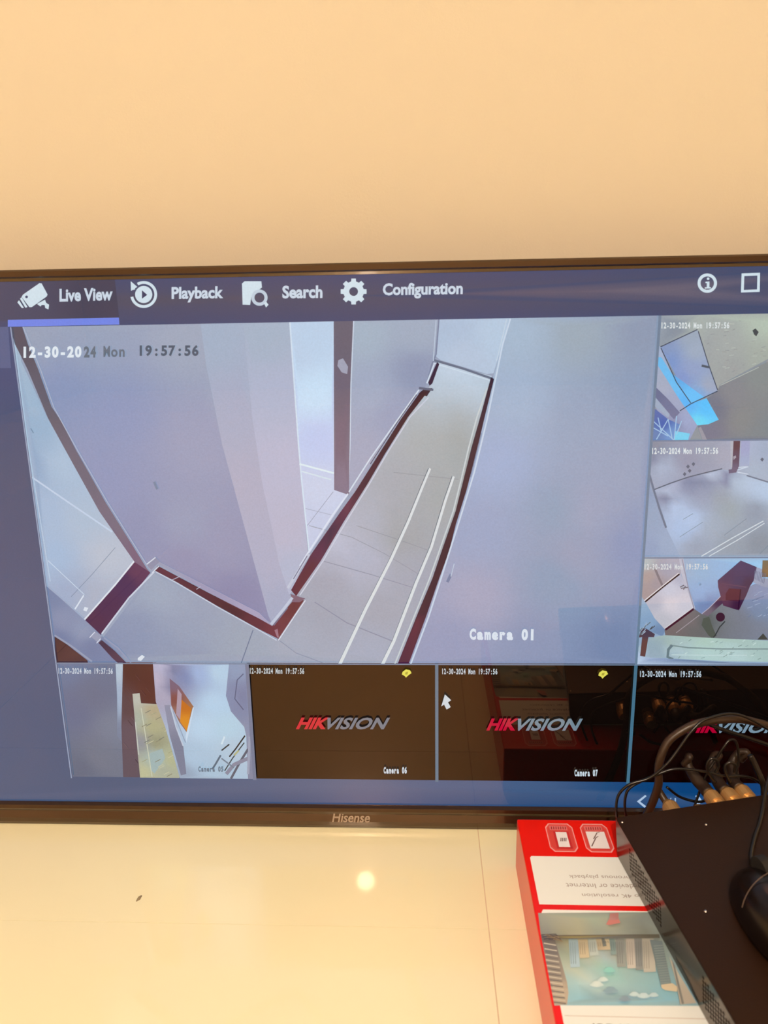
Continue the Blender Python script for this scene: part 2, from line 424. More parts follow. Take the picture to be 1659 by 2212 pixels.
def i_gear(f):
    P = []
    for i in range(8):
        a = i*PI/4
        for da, r in ((-.24, 66), (-.17, 84), (.17, 84), (.24, 66)): P.append((782+r*math.cos(a+da), 266+r*math.sin(a+da)))
    n = len(P); q = [(782+28*math.cos(-.24+2*PI*i/n), 266+28*math.sin(-.24+2*PI*i/n)) for i in range(n+1)]
    P2 = P+[P[0]]; h = n//2
    f.poly(P2[:h+1]+q[:h+1][::-1], ICON, T=T2); f.lev -= f.step; f.poly(P2[h:]+q[h:][::-1], ICON, T=T2)
def i_info(f):
    ring(f, 1295, 198, 40, 58, ICON, T=T3); f.poly(circ(1300, 172, 8, 12), ICON, T=T3)
    f.poly([(1284, 190), (1308, 188), (1308, 222), (1316, 222), (1316, 230), (1280, 231), (1280, 223), (1292, 223), (1292, 198), (1284, 198)], ICON, T=T3)
def i_tile(f):
    ring(f, 1553, 195, 54, 72, ICON, -PI*3/4, PI*5/4, T3, 4) if False else None
    o = [(1500, 140), (1610, 136), (1608, 250), (1496, 254)]; q = [(1516, 156), (1594, 153), (1592, 236), (1513, 239)]
    for k in range(4): f.poly([o[k], o[(k+1) % 4], q[(k+1) % 4], q[k]], ICON, T=T3); f.lev -= f.step
for fn in (i_cam, i_play, i_search, i_gear, i_info, i_tile): icon(fn)
for s, x0, x1, y0, y1, tl in (('Live View', 129, 244, 624, 652, -3), ('Playback', 371, 483, 620, 654, -2), ('Search', 610, 697, 617, 645, -1), ('Configuration', 827, 1000, 612, 646, -3)):
    f = FL(.0005); f.text(s, x0, x1, y0, y1, (200, 214, 228), tl=tl, bold=.035); f.build('menu_text', display)

# --- the camera views
def view(i0, i1, r0, r1, fn, base, start=.0004):
    """one camera picture of the grid, columns i0..i1, rows r0..r1"""
    clip = (gx[i0], gx[i1], gz[r1], gz[r0])
    f = FL(start, clip); f.poly(rect(*clip), base, raw=True); fn(f)
    return f.build('camera_view', display)
def main_view(f):
    # tall left wall, lilac grey
    f.poly([(30, 690), (432, 690), (446, 790), (480, 960), (507, 1059), (545, 1200), (586, 1345), (560, 1330), (330, 1207), (317, 1222), (280, 1165), (230, 1085), (165, 972), (113, 878), (62, 743)],
           [(60, 720, (150, 162, 184)), (200, 720, (150, 162, 186)), (400, 730, (158, 168, 188)), (130, 850, (134, 150, 186)), (260, 900, (140, 152, 188)), (420, 950, (152, 158, 186)), (230, 1050, (140, 150, 186)), (400, 1130, (148, 156, 184)), (300, 1150, (138, 146, 180)), (480, 1180, (146, 150, 180)), (500, 1290, (132, 134, 170)), (400, 1220, (142, 144, 176))])
    f.poly([(432, 690), (525, 690), (545, 900), (566, 1040), (604, 1220), (628, 1290), (590, 1350), (580, 1330), (545, 1200), (507, 1059), (480, 960), (446, 790)],
           [(450, 720, (160, 176, 198)), (500, 900, (166, 172, 196)), (530, 1050, (172, 172, 194)), (570, 1200, (170, 172, 196)), (590, 1320, (160, 168, 194))])
    f.poly([(525, 690), (626, 690), (645, 960), (652, 1040), (665, 1192), (632, 1275), (625, 1285), (604, 1220), (566, 1040), (545, 900)],
           [(570, 720, (162, 178, 198)), (600, 850, (172, 180, 204)), (620, 1000, (180, 182, 206)), (620, 1150, (180, 180, 202)), (640, 1230, (172, 180, 204))])
    # bright doorway
    f.poly([(626, 690), (722, 690), (722, 1055), (752, 1068), (668, 1196), (652, 1040), (645, 960)],
           [(670, 720, (182, 206, 230)), (680, 850, (196, 222, 244)), (690, 950, (186, 200, 236)), (690, 1060, (196, 206, 230)), (690, 1140, (190, 200, 226)), (640, 760, (184, 206, 230))])
    f.line([(626, 690), (645, 960), (652, 1040), (668, 1192)], 3, (205, 222, 238))
    f.line([(647, 1002), (722, 1022)], 4, (216, 232, 240)); f.line([(652, 1018), (716, 1036)], 3, (206, 222, 234))
    f.line([(664, 1135), (706, 1080), (720, 1062)], 1.4, (150, 160, 186)); f.line([(660, 1098), (716, 1112)], 1.2, (160, 170, 194))
    # wall right of the pillar
    f.poly([(756, 690), (948, 690), (942, 775), (928, 818), (915, 842), (830, 955), (764, 1062), (750, 1066)],
           [(790, 720, (160, 178, 196)), (900, 720, (158, 172, 192)), (800, 850, (158, 170, 194)), (900, 800, (140, 152, 180)), (790, 980, (160, 166, 190)), (850, 900, (150, 160, 188))])
    f.line([(764, 690), (758, 830), (756, 960), (752, 1062)], 3, (196, 210, 226))
    # brown pillar
    f.poly([(721, 690), (763, 690), (757, 830), (754, 1069), (722, 1058)], [(740, 720, (100, 98, 114)), (740, 850, (106, 100, 118)), (740, 950, (114, 102, 122)), (740, 1050, (126, 116, 138))])
    f.poly([(731, 778), (741, 774), (752, 792), (750, 808), (738, 804), (729, 790)], (158, 162, 182))
    # end wall of the corridor
    f.poly([(946, 690), (1103, 686), (1066, 806), (1052, 808), (952, 778), (942, 770)], [(970, 710, (170, 190, 214)), (1080, 720, (178, 200, 222)), (1000, 780, (178, 196, 218))])
    f.line([(948, 690), (942, 765), (932, 790), (924, 822)], 3, (118, 130, 158)); f.line([(942, 692), (936, 780)], 2, (184, 200, 218))
    # big right wall, a person's faint reflection painted in as a bluer band
    f.poly([(1100, 686), (1425, 675), (1371, 1440), (870, 1440), (917, 1330), (960, 1200), (1010, 1050), (1048, 880), (1066, 812)],
           [(1120, 720, (162, 184, 206)), (1250, 720, (154, 170, 184)), (1390, 720, (140, 154, 178)), (1120, 860, (160, 180, 206)), (1380, 850, (138, 156, 184)), (1250, 900, (148, 164, 190)), (1080, 1000, (156, 174, 208)), (1210, 1100, (140, 160, 186)), (1340, 1000, (150, 162, 188)),
            (1260, 1100, (154, 162, 188)), (1370, 1180, (136, 150, 186)), (1040, 1150, (150, 164, 196)), (1030, 1290, (162, 164, 190)), (1200, 1250, (136, 156, 184)), (980, 1380, (146, 154, 186)), (1150, 1390, (136, 148, 180)), (1330, 1390, (126, 138, 172)), (1240, 1200, (150, 158, 184))])
    # corridor floor
    f.poly([(946, 782), (1062, 812), (1040, 905), (1018, 967), (1003, 1035), (986, 1103), (959, 1180), (936, 1248), (905, 1322), (858, 1440), (120, 1440), (150, 1400), (222, 1378), (330, 1236), (470, 1310), (598, 1382), (650, 1300), (640, 1285), (700, 1200), (744, 1125), (794, 1045), (882, 900), (924, 845)],
           [(980, 800, (190, 208, 226)), (1030, 830, (182, 200, 216)), (960, 860, (178, 194, 208)), (980, 930, (158, 166, 168)), (930, 940, (164, 172, 176)), (1000, 980, (156, 166, 170)), (860, 1050, (162, 168, 178)), (940, 1070, (158, 166, 170)), (770, 1120, (170, 176, 192)), (720, 1170, (182, 188, 208)), (780, 1210, (172, 178, 198)), (870, 1160, (156, 162, 168)), (700, 1240, (158, 162, 178)),
            (700, 1330, (156, 162, 178)), (820, 1320, (160, 164, 178)), (900, 1250, (158, 164, 180)), (640, 1390, (160, 168, 186)), (800, 1410, (162, 170, 190)), (520, 1390, (152, 164, 182)), (420, 1350, (146, 158, 182)), (340, 1280, (152, 166, 188)), (300, 1360, (134, 148, 178)), (250, 1400, (130, 144, 176)), (400, 1420, (140, 152, 178))])
    for P, w, c in (([(700, 1212), (800, 1240), (890, 1268)], 1.6, (140, 146, 164)), ([(668, 1135), (760, 1160), (830, 1195), (905, 1240)], 1.4, (146, 152, 166)), ([(680, 1300), (750, 1345), (850, 1385)], 2, (136, 142, 162)), ([(770, 1135), (860, 1165), (930, 1190)], 1.2, (142, 148, 158)), ([(520, 1436), (547, 1360)], 2, (104, 118, 146)), ([(600, 1380), (640, 1410), (700, 1432)], 1.6, (136, 146, 168)), ([(850, 1020), (990, 1035)], 1.3, (146, 152, 158))):
        f.line(P, w, c)
    # corridor end threshold and kink
    f.line([(938, 778), (1000, 796), (1064, 818)], 5, (100, 112, 134)); f.line([(936, 784), (1060, 822)], 2, (204, 220, 234))
    f.poly([(949, 786), (944, 782), (925, 826), (928, 833), (934, 828)], (48, 36, 62)); f.line([(938, 786), (922, 828)], 3, (208, 222, 236))
    f.poly([(904, 850), (918, 838), (934, 838), (922, 856)], (44, 34, 54)); f.line([(905, 838), (936, 842)], 5, (92, 100, 122))
    # left dark baseboard of the corridor with its pale cap
    f.poly([(908, 846), (924, 846), (882, 900), (833, 978), (794, 1045), (743, 1126), (693, 1211), (640, 1287), (629, 1274), (672, 1197), (733, 1109), (767, 1062), (866, 905)],
           [(915, 848, (30, 22, 44)), (850, 940, (38, 24, 48)), (780, 1050, (46, 26, 56)), (752, 1090, (92, 48, 78)), (737, 1120, (76, 40, 74)), (715, 1150, (44, 32, 70)), (690, 1190, (78, 38, 76)), (665, 1230, (80, 34, 58)), (640, 1275, (84, 34, 60))])
    f.line([(905, 842), (860, 905), (800, 990), (754, 1062)], 3, (205, 218, 232)); f.line([(900, 852), (858, 912), (800, 1002)], 1.6, (60, 62, 84))
    f.line([(752, 1066), (720, 1110), (668, 1190), (648, 1222)], 3.5, (212, 222, 238)); f.line([(668, 1196), (640, 1240), (622, 1270)], 6, (188, 196, 214)); f.line([(664, 1200), (634, 1250)], 2, (112, 116, 146))
    f.line([(926, 858), (886, 900), (838, 976), (798, 1045), (748, 1126), (698, 1211), (648, 1285)], 2.5, (198, 204, 220))
    # lower corner piece of baseboard, reddish
    f.poly([(588, 1352), (637, 1292), (657, 1296), (601, 1380)], [(595, 1365, (104, 50, 66)), (645, 1300, (96, 46, 58))])
    f.poly([(628, 1282), (646, 1288), (660, 1292), (648, 1300), (632, 1300)], (120, 96, 116)); f.line([(584, 1350), (612, 1316), (632, 1290)], 6, (186, 196, 216)); f.line([(592, 1350), (622, 1312)], 2, (110, 112, 142))
    f.line([(602, 1382), (640, 1325), (660, 1296)], 2, (214, 220, 232)); f.poly([(590, 1362), (600, 1357), (603, 1376), (597, 1376)], (150, 112, 130))
    # long left baseboard
    f.poly([(341, 1217), (336, 1212), (330, 1205), (560, 1322), (588, 1350), (588, 1356), (560, 1336), (450, 1278)], [(350, 1215, (150, 156, 182)), (450, 1270, (152, 150, 182)), (560, 1330, (162, 158, 188))])
    f.poly([(341, 1221), (450, 1279), (560, 1335), (590, 1352), (600, 1378), (560, 1358), (470, 1308), (382, 1256), (336, 1232)], [(350, 1226, (84, 40, 66)), (420, 1268, (74, 34, 58)), (500, 1312, (58, 26, 50)), (560, 1345, (86, 38, 60)), (595, 1366, (104, 46, 66))])
    f.line([(337, 1234), (382, 1258), (470, 1310), (560, 1360), (598, 1382)], 2, (196, 206, 222)); f.line([(372, 1252), (390, 1244)], 1.5, (180, 186, 206)); f.line([(425, 1272), (434, 1266)], 1.5, (180, 186, 206))
    # pale floor strip at far left and its lines
    f.poly([(22, 700), (46, 698), (47, 780), (105, 905), (159, 1001), (216, 1103), (292, 1212), (185, 1336), (120, 1290), (98, 1258), (47, 900)],
           [(40, 740, (160, 182, 204)), (60, 860, (156, 182, 206)), (80, 930, (146, 176, 204)), (70, 1000, (138, 166, 198)), (130, 1000, (166, 190, 214)), (110, 1100, (160, 184, 212)), (180, 1120, (168, 188, 210)), (120, 1200, (158, 184, 214)), (230, 1200, (180, 190, 206)), (150, 1280, (152, 170, 200)), (200, 1290, (166, 176, 196))])
    f.line([(70, 1030), (150, 1085), (243, 1148)], 3.5, (188, 206, 228)); f.line([(155, 1288), (200, 1240), (250, 1182)], 1.2, (122, 138, 164)); f.line([(105, 1210), (183, 1283), (160, 1318)], 1.6, (194, 212, 230)); f.line([(182, 1285), (160, 1320)], 3, (210, 222, 236))
    f.poly([(184, 1310), (192, 1312), (188, 1320), (181, 1317)], (214, 224, 236))
    f.line([(30, 712), (62, 960), (110, 1255)], 2.2, (176, 198, 220)); f.line([(68, 925), (74, 935)], 2, (110, 140, 168))
    # lower left wall, brown wedge
    f.poly([(98, 1258), (185, 1336), (219, 1370), (280, 1440), (120, 1440)], [(110, 1290, (112, 130, 166)), (140, 1340, (128, 142, 174)), (180, 1360, (134, 148, 178)), (200, 1400, (112, 126, 162)), (230, 1420, (116, 130, 166)), (130, 1380, (108, 124, 162))])
    f.poly([(119, 1371), (145, 1390), (190, 1425), (194, 1440), (122, 1440)], [(125, 1390, (72, 46, 52)), (160, 1420, (76, 50, 58))]); f.line([(119, 1371), (155, 1394), (200, 1428)], 4, (142, 154, 180))
    f.line([(98, 1260), (140, 1296), (185, 1337)], 3, (150, 168, 196))
    # purple threshold
    f.poly([(293, 1212), (326, 1236), (219, 1370), (184, 1337)], [(300, 1230, (86, 50, 88)), (270, 1260, (58, 36, 86)), (230, 1310, (62, 34, 80)), (205, 1340, (66, 34, 76))])
    f.line([(292, 1210), (250, 1262), (184, 1337)], 3.5, (216, 224, 234)); f.line([(334, 1234), (280, 1290), (221, 1368)], 3.5, (196, 206, 222))
    # leaning brown strip
    f.poly([(22, 700), (48, 700), (62, 743), (84, 797), (113, 878), (133, 908), (166, 972), (230, 1085), (280, 1165), (319, 1228), (326, 1236), (292, 1213), (216, 1104), (159, 1001), (105, 902), (61, 797), (34, 743)],
           [(40, 730, (86, 84, 98)), (100, 860, (96, 95, 110)), (180, 1010, (104, 102, 120)), (250, 1130, (112, 106, 126)), (300, 1210, (116, 96, 122))])
    f.line([(50, 702), (90, 800), (118, 880), (170, 974), (234, 1085), (284, 1165), (320, 1222)], 2, (168, 178, 200))
    f.poly([(317, 1218), (336, 1202), (346, 1212), (328, 1230)], (138, 142, 168)); f.line([(318, 1218), (337, 1203)], 2.5, (204, 212, 226)); f.line([(330, 1236), (344, 1222)], 2.5, (204, 212, 226))
    f.poly([(196, 1372), (206, 1362), (222, 1372), (212, 1386)], (146, 154, 180)); f.line([(195, 1376), (206, 1364)], 2, (204, 212, 228)); f.line([(210, 1388), (219, 1378)], 2, (204, 212, 228))
    f.poly([(214, 1387), (221, 1381), (250, 1405), (280, 1436), (262, 1436), (244, 1420)], [(220, 1388, (60, 46, 74)), (265, 1430, (82, 58, 80))]); f.line([(226, 1376), (256, 1398), (284, 1430)], 3, (142, 152, 182))
    f.poly([(299, 1420), (308, 1413), (314, 1417), (306, 1426), (299, 1425)], (216, 224, 234))
    f.line([(334, 1040), (341, 1056)], 5, (118, 134, 160))
    # right dark baseboard of the corridor
    f.poly([(1060, 815), (1067, 818), (1048, 895), (1035, 950), (1020, 1010), (1007, 1060), (985, 1130), (970, 1190), (948, 1250), (922, 1326), (880, 1440), (856, 1440), (903, 1322), (934, 1248), (957, 1180), (984, 1103), (1001, 1035), (1018, 967), (1037, 900)],
           [(1060, 830, (44, 34, 56)), (1030, 940, (40, 30, 54)), (1000, 1060, (38, 28, 52)), (965, 1180, (32, 24, 50)), (930, 1270, (30, 22, 50)), (913, 1318, (44, 24, 52)), (905, 1345, (86, 32, 62)), (870, 1430, (72, 30, 62))])
    f.line([(1052, 838), (1030, 900), (1012, 967), (996, 1035), (979, 1103), (952, 1180), (928, 1248), (898, 1322), (850, 1440)], 3, (196, 206, 210))
    f.line([(1102, 688), (1085, 745), (1070, 818), (1052, 905), (1024, 1020), (990, 1130), (952, 1250), (926, 1330), (886, 1436)], 3.5, (196, 212, 230)); f.line([(1094, 690), (1072, 780)], 1.6, (196, 212, 226))
    f.line([(1040, 935), (1016, 1030)], 1.6, (120, 134, 160))
    # two white cables on the corridor floor
    for P in ([(929, 1011), (912, 1052), (882, 1126), (845, 1207), (790, 1315), (734, 1434)], [(980, 1028), (962, 1080), (932, 1180), (899, 1258), (851, 1383), (826, 1434)]):
        f.line([(a-3.0, b) for a, b in P], 2.6, (92, 104, 116)); f.line(P, 5, (212, 220, 224), w1=7)
    f.line([(966, 1256), (974, 1240)], 6, (116, 128, 160)); f.line([(974, 1244), (981, 1216)], 2, (182, 196, 216))
LB = (150, 162, 186)
mv = view(0, 3, 0, 3, main_view, LB)
tag(mv, 'largest camera picture, a pale corridor with dark skirting and two white cables')
def stamp(x0, x1, y0, y1, col, big=False, tl=0):
    f = FL(.0026, None); f.text('12-30-2024 Mon 19:57:56' if not big else '12-30-2024 Mon  19:57:56', x0, x1, y0, y1, col, mono=True, bold=.035, tl=tl)
    return f.build('timestamp', display)
f = FL(.0026, None); f.text('12-30-20', 54, 179, 748, 773, (222, 232, 240), mono=True, bold=.05, tl=-1); f.text('Mon', 226, 272, 747, 771, (104, 114, 128), mono=True, bold=.03)
f.text('19:57:56', 304, 431, 745, 769, (82, 94, 110), mono=True, bold=.04); f.text('24', 184, 210, 747.6, 772, (104, 114, 126), mono=True, bold=.05); f.build('timestamp', display)
f = FL(.0026, None); f.text('Camera 01', 1014, 1152, 1355, 1380, (214, 224, 236), mono=True, bold=.06, tl=1); f.build('view_caption', display)

def r1(f):
    G = (168, 176, 172)
    f.poly([(985, 395), (1659, 375), (2200, 375), (2200, 600), (1659, 650), (1370, 805), (1355, 840), (1235, 475), (1010, 575), (990, 500)],
           [(1000, 440, (146, 158, 172)), (1100, 480, (132, 144, 158)), (1240, 440, (166, 176, 172)), (1400, 560, (164, 170, 168)), (1640, 430, (178, 192, 178)), (1450, 720, (158, 162, 162)), (1620, 640, (164, 172, 164)), (1300, 560, (158, 164, 166)), (2100, 500, (160, 166, 160))], T=T3)
    for i in range(34):
        x = random.uniform(1270, 1640); y = random.uniform(420, 760)
        if y > 800-(x-1370)*.5: continue
        l = random.uniform(12, 30); f.line([(T3(x, y)), (T3(x+l, y-random.uniform(-4, 10)))], 1.2, random.choice([(150, 154, 152), (184, 192, 184), (142, 146, 148)]))
    f.poly([(1290, 885), (1355, 842), (1372, 805), (1659, 665), (2200, 440), (2200, 1150), (1270, 1150), (1235, 1045), (1360, 1015)],
           [(1340, 950, (112, 118, 136)), (1450, 850, (134, 136, 142)), (1600, 760, (136, 142, 142)), (1500, 1000, (132, 136, 138)), (1300, 1100, (118, 120, 140)), (1640, 1080, (124, 134, 140)), (1900, 800, (130, 134, 138))], T=T3)
    f.poly([(975, 560), (1012, 575), (1100, 760), (1235, 1045), (1180, 1150), (1100, 1150), (965, 900)], [(985, 640, (160, 176, 204)), (1020, 800, (164, 172, 194)), (1100, 930, (158, 166, 194)), (1170, 1010, (154, 166, 202)), (1100, 1040, (130, 140, 176))], T=T3)
    f.poly([(1000, 640), (1020, 640), (1195, 915), (1290, 885), (1362, 1013), (1300, 1040), (1235, 1047), (1120, 880), (1000, 690)], [(1010, 670, (110, 186, 236)), (1080, 800, (108, 188, 240)), (1180, 930, (92, 178, 244)), (1280, 950, (86, 190, 250)), (1240, 1030, (106, 214, 244))], T=T3)
    f.poly([(1015, 580), (1235, 475), (1355, 842), (1195, 917)], [(1040, 590, (132, 152, 190)), (1200, 510, (154, 168, 186)), (1060, 670, (122, 150, 202)), (1230, 600, (158, 172, 192)), (1150, 760, (130, 152, 204)), (1300, 800, (158, 168, 190)), (1200, 720, (146, 162, 198)), (1240, 860, (126, 168, 216))], T=T3)
    f.poly([(1080, 735), (1275, 878), (1197, 915)], [(1100, 770, (98, 170, 230)), (1200, 890, (104, 190, 246))], T=T3)
    for P in ([(1015, 578), (1235, 475)], [(1240, 485), (1300, 680), (1355, 835)], [(1355, 842), (1197, 917), (1130, 960)], [(1017, 585), (1110, 790), (1195, 912)]):
        f.line([T3(*p) for p in P], 2, (64, 72, 92))
    f.line([T3(1260, 690), T3(1305, 700)], 5, (84, 92, 104)); f.line([T3(1600, 700), T3(1372, 808)], 1.5, (180, 186, 180))
    f.poly([(968, 800), (1060, 890), (1130, 970), (1095, 1010), (965, 880)], [(985, 840, (104, 112, 146)), (1080, 950, (112, 118, 152))], T=T3)
    f.poly([(962, 875), (985, 880), (1070, 980), (1060, 1000), (965, 915)], (154, 170, 194), T=T3)
    f.poly([(960, 930), (1060, 1010), (1130, 1040), (1100, 1150), (950, 1150)], [(980, 960, (84, 108, 172)), (1030, 1040, (66, 98, 176)), (1080, 1100, (110, 150, 205)), (980, 1110, (100, 130, 180))], T=T3)
    f.poly([(1100, 1080), (1190, 1095), (1175, 1150), (1090, 1150)], (118, 206, 238), T=T3)
    for P in ([(970, 1020), (1100, 1140)], [(1000, 1000), (1020, 1090)], [(1060, 1010), (1085, 1130)], [(1110, 990), (1095, 1140)], [(970, 1060), (1060, 1110)], [(1140, 1020), (1110, 1100)], [(990, 1130), (1060, 1010)]):
        f.line([T3(*p) for p in P], 2, (160, 196, 226))
    f.poly([(1240, 1060), (1255, 1055), (1300, 1150), (1270, 1150)], (150, 150, 162), T=T3)
    f.poly([(1562, 480), (1580, 468), (1600, 490), (1585, 515), (1572, 505)], (70, 76, 80), T=T3)
v1 = view(3, 4, 0, 1, r1, (140, 148, 156)); tag(v1, 'small camera picture with a bright blue strip and white board')
def r2(f):
    f.poly([(225, 110), (1659, 110), (2400, 110), (2400, 760), (1659, 615), (1400, 535), (1260, 490), (1100, 462), (700, 560), (300, 705), (215, 440)],
           [(280, 160, (136, 142, 158)), (300, 300, (126, 134, 160)), (400, 430, (166, 180, 204)), (520, 600, (156, 166, 190)), (700, 350, (146, 150, 172)), (950, 250, (152, 158, 176)), (1150, 280, (164, 166, 184)), (1400, 200, (168, 180, 206)), (1600, 250, (158, 172, 196)), (1500, 450, (166, 180, 200)), (850, 480, (150, 156, 178))], T=T7)
    f.poly([(300, 705), (700, 560), (1100, 462), (1260, 490), (1400, 535), (1659, 615), (2400, 760), (2400, 1510), (600, 1510), (430, 1180)],
           [(430, 680, (180, 194, 218)), (560, 660, (162, 172, 198)), (420, 800, (122, 130, 158)), (700, 640, (120, 130, 160)), (900, 620, (124, 134, 162)), (560, 930, (176, 196, 226)), (740, 1060, (176, 198, 230)), (640, 1160, (168, 192, 226)), (990, 505, (184, 198, 220)), (1150, 570, (124, 130, 160)), (1300, 620, (176, 194, 214)), (1450, 640, (178, 196, 220)), (1620, 720, (178, 200, 226)),
            (850, 800, (150, 160, 184)), (1100, 800, (152, 162, 174)), (1200, 950, (154, 166, 174)), (1500, 950, (142, 154, 172)), (1550, 1350, (134, 146, 160)), (1200, 1350, (146, 158, 172)), (800, 1380, (150, 162, 182)), (1000, 1150, (158, 172, 190))], T=T7)
    f.poly([(180, 540), (215, 560), (330, 860), (450, 1180), (610, 1510), (120, 1510)], [(220, 700, (140, 158, 188)), (280, 1000, (146, 164, 192)), (250, 1400, (142, 160, 192)), (450, 1350, (152, 170, 198))], T=T7)
    f.line([T7(*p) for p in [(300, 703), (500, 625), (700, 556), (900, 505), (1110, 455)]], 2.4, (88, 98, 116))
    f.line([T7(*p) for p in [(220, 450), (290, 700), (360, 930), (440, 1160)]], 4.5, (108, 120, 142)); f.line([T7(1400, 535), T7(1659, 615)], 3, (112, 122, 142))
    f.poly([(1245, 110), (1325, 110), (1310, 430), (1275, 500), (1190, 510), (1185, 465), (1225, 460)], [(1280, 180, (92, 66, 76)), (1280, 300, (94, 76, 96)), (1250, 480, (106, 98, 124))], T=T7)
    f.poly([(1205, 110), (1245, 110), (1228, 440), (1212, 440)], (176, 178, 190), T=T7); f.poly([(1240, 310), (1270, 295), (1275, 320), (1245, 350)], (160, 158, 172), T=T7)
    f.poly([(1335, 110), (1440, 110), (1430, 420), (1325, 420)], [(1380, 200, (158, 164, 200)), (1380, 400, (160, 172, 202))], T=T7)
    for a, b in ((700, 430), (660, 520), (765, 400), (1585, 345), (720, 480)): f.poly([(a-22, b), (a, b-26), (a+22, b-4), (a+2, b+26)], (98, 104, 122), T=T7)
    for P in ([(1290, 470), (1420, 430)], [(1290, 495), (1420, 520)], [(1300, 440), (1400, 430)]): f.line([T7(*p) for p in P], 2, (200, 212, 228))
    for P in ([(600, 1270), (880, 1090)], [(1130, 1250), (1400, 1050)], [(640, 1060), (760, 990)], [(1560, 1470), (1659, 1370)]): f.line([T7(*p) for p in P], 1, (126, 138, 152))
    f.line([T7(858, 1500), T7(1230, 1280), T7(1600, 1078)], 2.2, (204, 214, 222)); f.line([T7(950, 1500), T7(1300, 1300), T7(1612, 1104)], 1.8, (206, 216, 224))
v2 = view(3, 4, 1, 2, r2, (148, 160, 182)); tag(v2, 'small camera picture of an empty tiled room with a brown post')
def r3(f):
    f.poly([(600, 60), (2500, 60), (2500, 460), (1300, 700), (870, 755), (760, 690)], [(700, 150, (158, 176, 202)), (850, 250, (148, 178, 210)), (860, 500, (146, 174, 214)), (920, 640, (120, 134, 176)), (1100, 200, (146, 180, 218)), (1300, 90, (140, 184, 226)), (1600, 90, (150, 200, 236))], T=T8)
    f.poly([(140, 60), (610, 60), (625, 260), (195, 610), (130, 520)], [(170, 140, (176, 186, 190)), (220, 300, (170, 154, 152)), (200, 500, (162, 148, 150)), (450, 200, (160, 158, 176)), (520, 130, (172, 170, 186)), (330, 400, (158, 148, 156))], T=T8)
    f.line([T8(300, 190), T8(345, 300), T8(395, 410)], 5, (128, 120, 128))
    f.poly([(590, 60), (640, 60), (700, 420), (790, 690), (760, 690), (620, 270)], (186, 186, 202), T=T8)
    f.poly([(120, 540), (190, 610), (430, 940), (400, 1020), (100, 900)], [(150, 650, (148, 172, 200)), (250, 850, (138, 164, 196)), (350, 950, (120, 140, 174))], T=T8)
    f.poly([(195, 610), (612, 270), (775, 685), (430, 940), (300, 800)], [(300, 620, (184, 182, 196)), (500, 450, (196, 198, 214)), (500, 650, (214, 206, 214)), (400, 820, (190, 188, 198)), (680, 620, (204, 200, 212)), (590, 340, (176, 178, 198))], T=T8)
    f.line([T8(190, 607), T8(400, 430), T8(600, 275)], 3.2, (30, 22, 34)); f.line([T8(180, 592), T8(590, 262)], 2, (220, 214, 218))
    f.poly([(420, 940), (775, 690), (870, 755), (1000, 640), (1100, 560), (1300, 700), (1440, 420), (1500, 390), (2500, 520), (2500, 1070), (1659, 1065), (1000, 1040), (430, 1010)],
           [(520, 950, (124, 108, 106)), (700, 830, (126, 112, 112)), (760, 960, (114, 108, 106)), (950, 850, (100, 100, 96)), (1150, 850, (122, 122, 126)), (1200, 720, (128, 128, 134)), (1350, 900, (126, 126, 136)), (1450, 600, (132, 142, 172)), (1600, 520, (136, 148, 182)), (1550, 900, (130, 132, 146)), (1600, 750, (128, 142, 170)), (1300, 780, (128, 128, 140))], T=T8)
    f.line([T8(430, 940), T8(600, 815), T8(775, 685)], 4.5, (78, 36, 46)); f.line([T8(425, 922), T8(760, 675)], 1.6, (216, 210, 214)); f.line([T8(560, 975), T8(835, 765)], 1.5, (164, 152, 158))
    f.poly([(870, 752), (1090, 545), (1150, 560), (1130, 610), (940, 775)], [(900, 750, (122, 106, 118)), (1100, 580, (86, 54, 78))], T=T8); f.line([T8(865, 748), T8(950, 680), T8(1090, 540)], 1.6, (180, 172, 190))
    f.poly([(1055, 350), (1330, 112), (1520, 190), (1500, 330), (1440, 420), (1400, 520), (1310, 705), (1280, 700), (1120, 650), (1060, 430)],
           [(1150, 320, (74, 58, 92)), (1330, 200, (72, 62, 100)), (1450, 220, (68, 60, 98)), (1300, 350, (66, 58, 96)), (1420, 380, (66, 48, 78)), (1120, 420, (92, 62, 88)), (1150, 600, (98, 58, 80)), (1300, 640, (70, 34, 60)), (1360, 560, (74, 50, 76))], T=T8)
    f.poly([(1150, 510), (1190, 445), (1330, 455), (1305, 600), (1150, 585)], (84, 38, 58), T=T8); f.line([T8(1100, 385), T8(1395, 430)], 2, (92, 66, 92)); f.line([T8(1330, 455), T8(1300, 690)], 3, (60, 26, 50))
    f.poly([(1520, 192), (1605, 220), (1570, 410), (1478, 375)], (150, 160, 186), T=T8); f.poly([(1590, 110), (2500, 110), (2500, 330), (1580, 310)], [(1620, 150, (118, 108, 88)), (1640, 260, (142, 112, 74)), (1600, 300, (90, 80, 76))], T=T8)
    f.poly([(1575, 320), (1700, 330), (1700, 450), (1560, 410)], (148, 156, 180), T=T8)
    for i in range(8): f.line([T8(1500+i*18, 230+i*5), T8(1490+i*16, 330+i*8)], 1.2, (106, 112, 138))
    for i in range(14):
        a = random.uniform(1350, 1640); b = random.uniform(480, 820); f.line([T8(a, b), T8(a+random.uniform(30, 80), b-random.uniform(10, 50))], 1.3, random.choice([(158, 168, 194), (112, 122, 152)]))
    f.poly(circ(1085, 785, 54, 20), (72, 38, 50), T=T8)
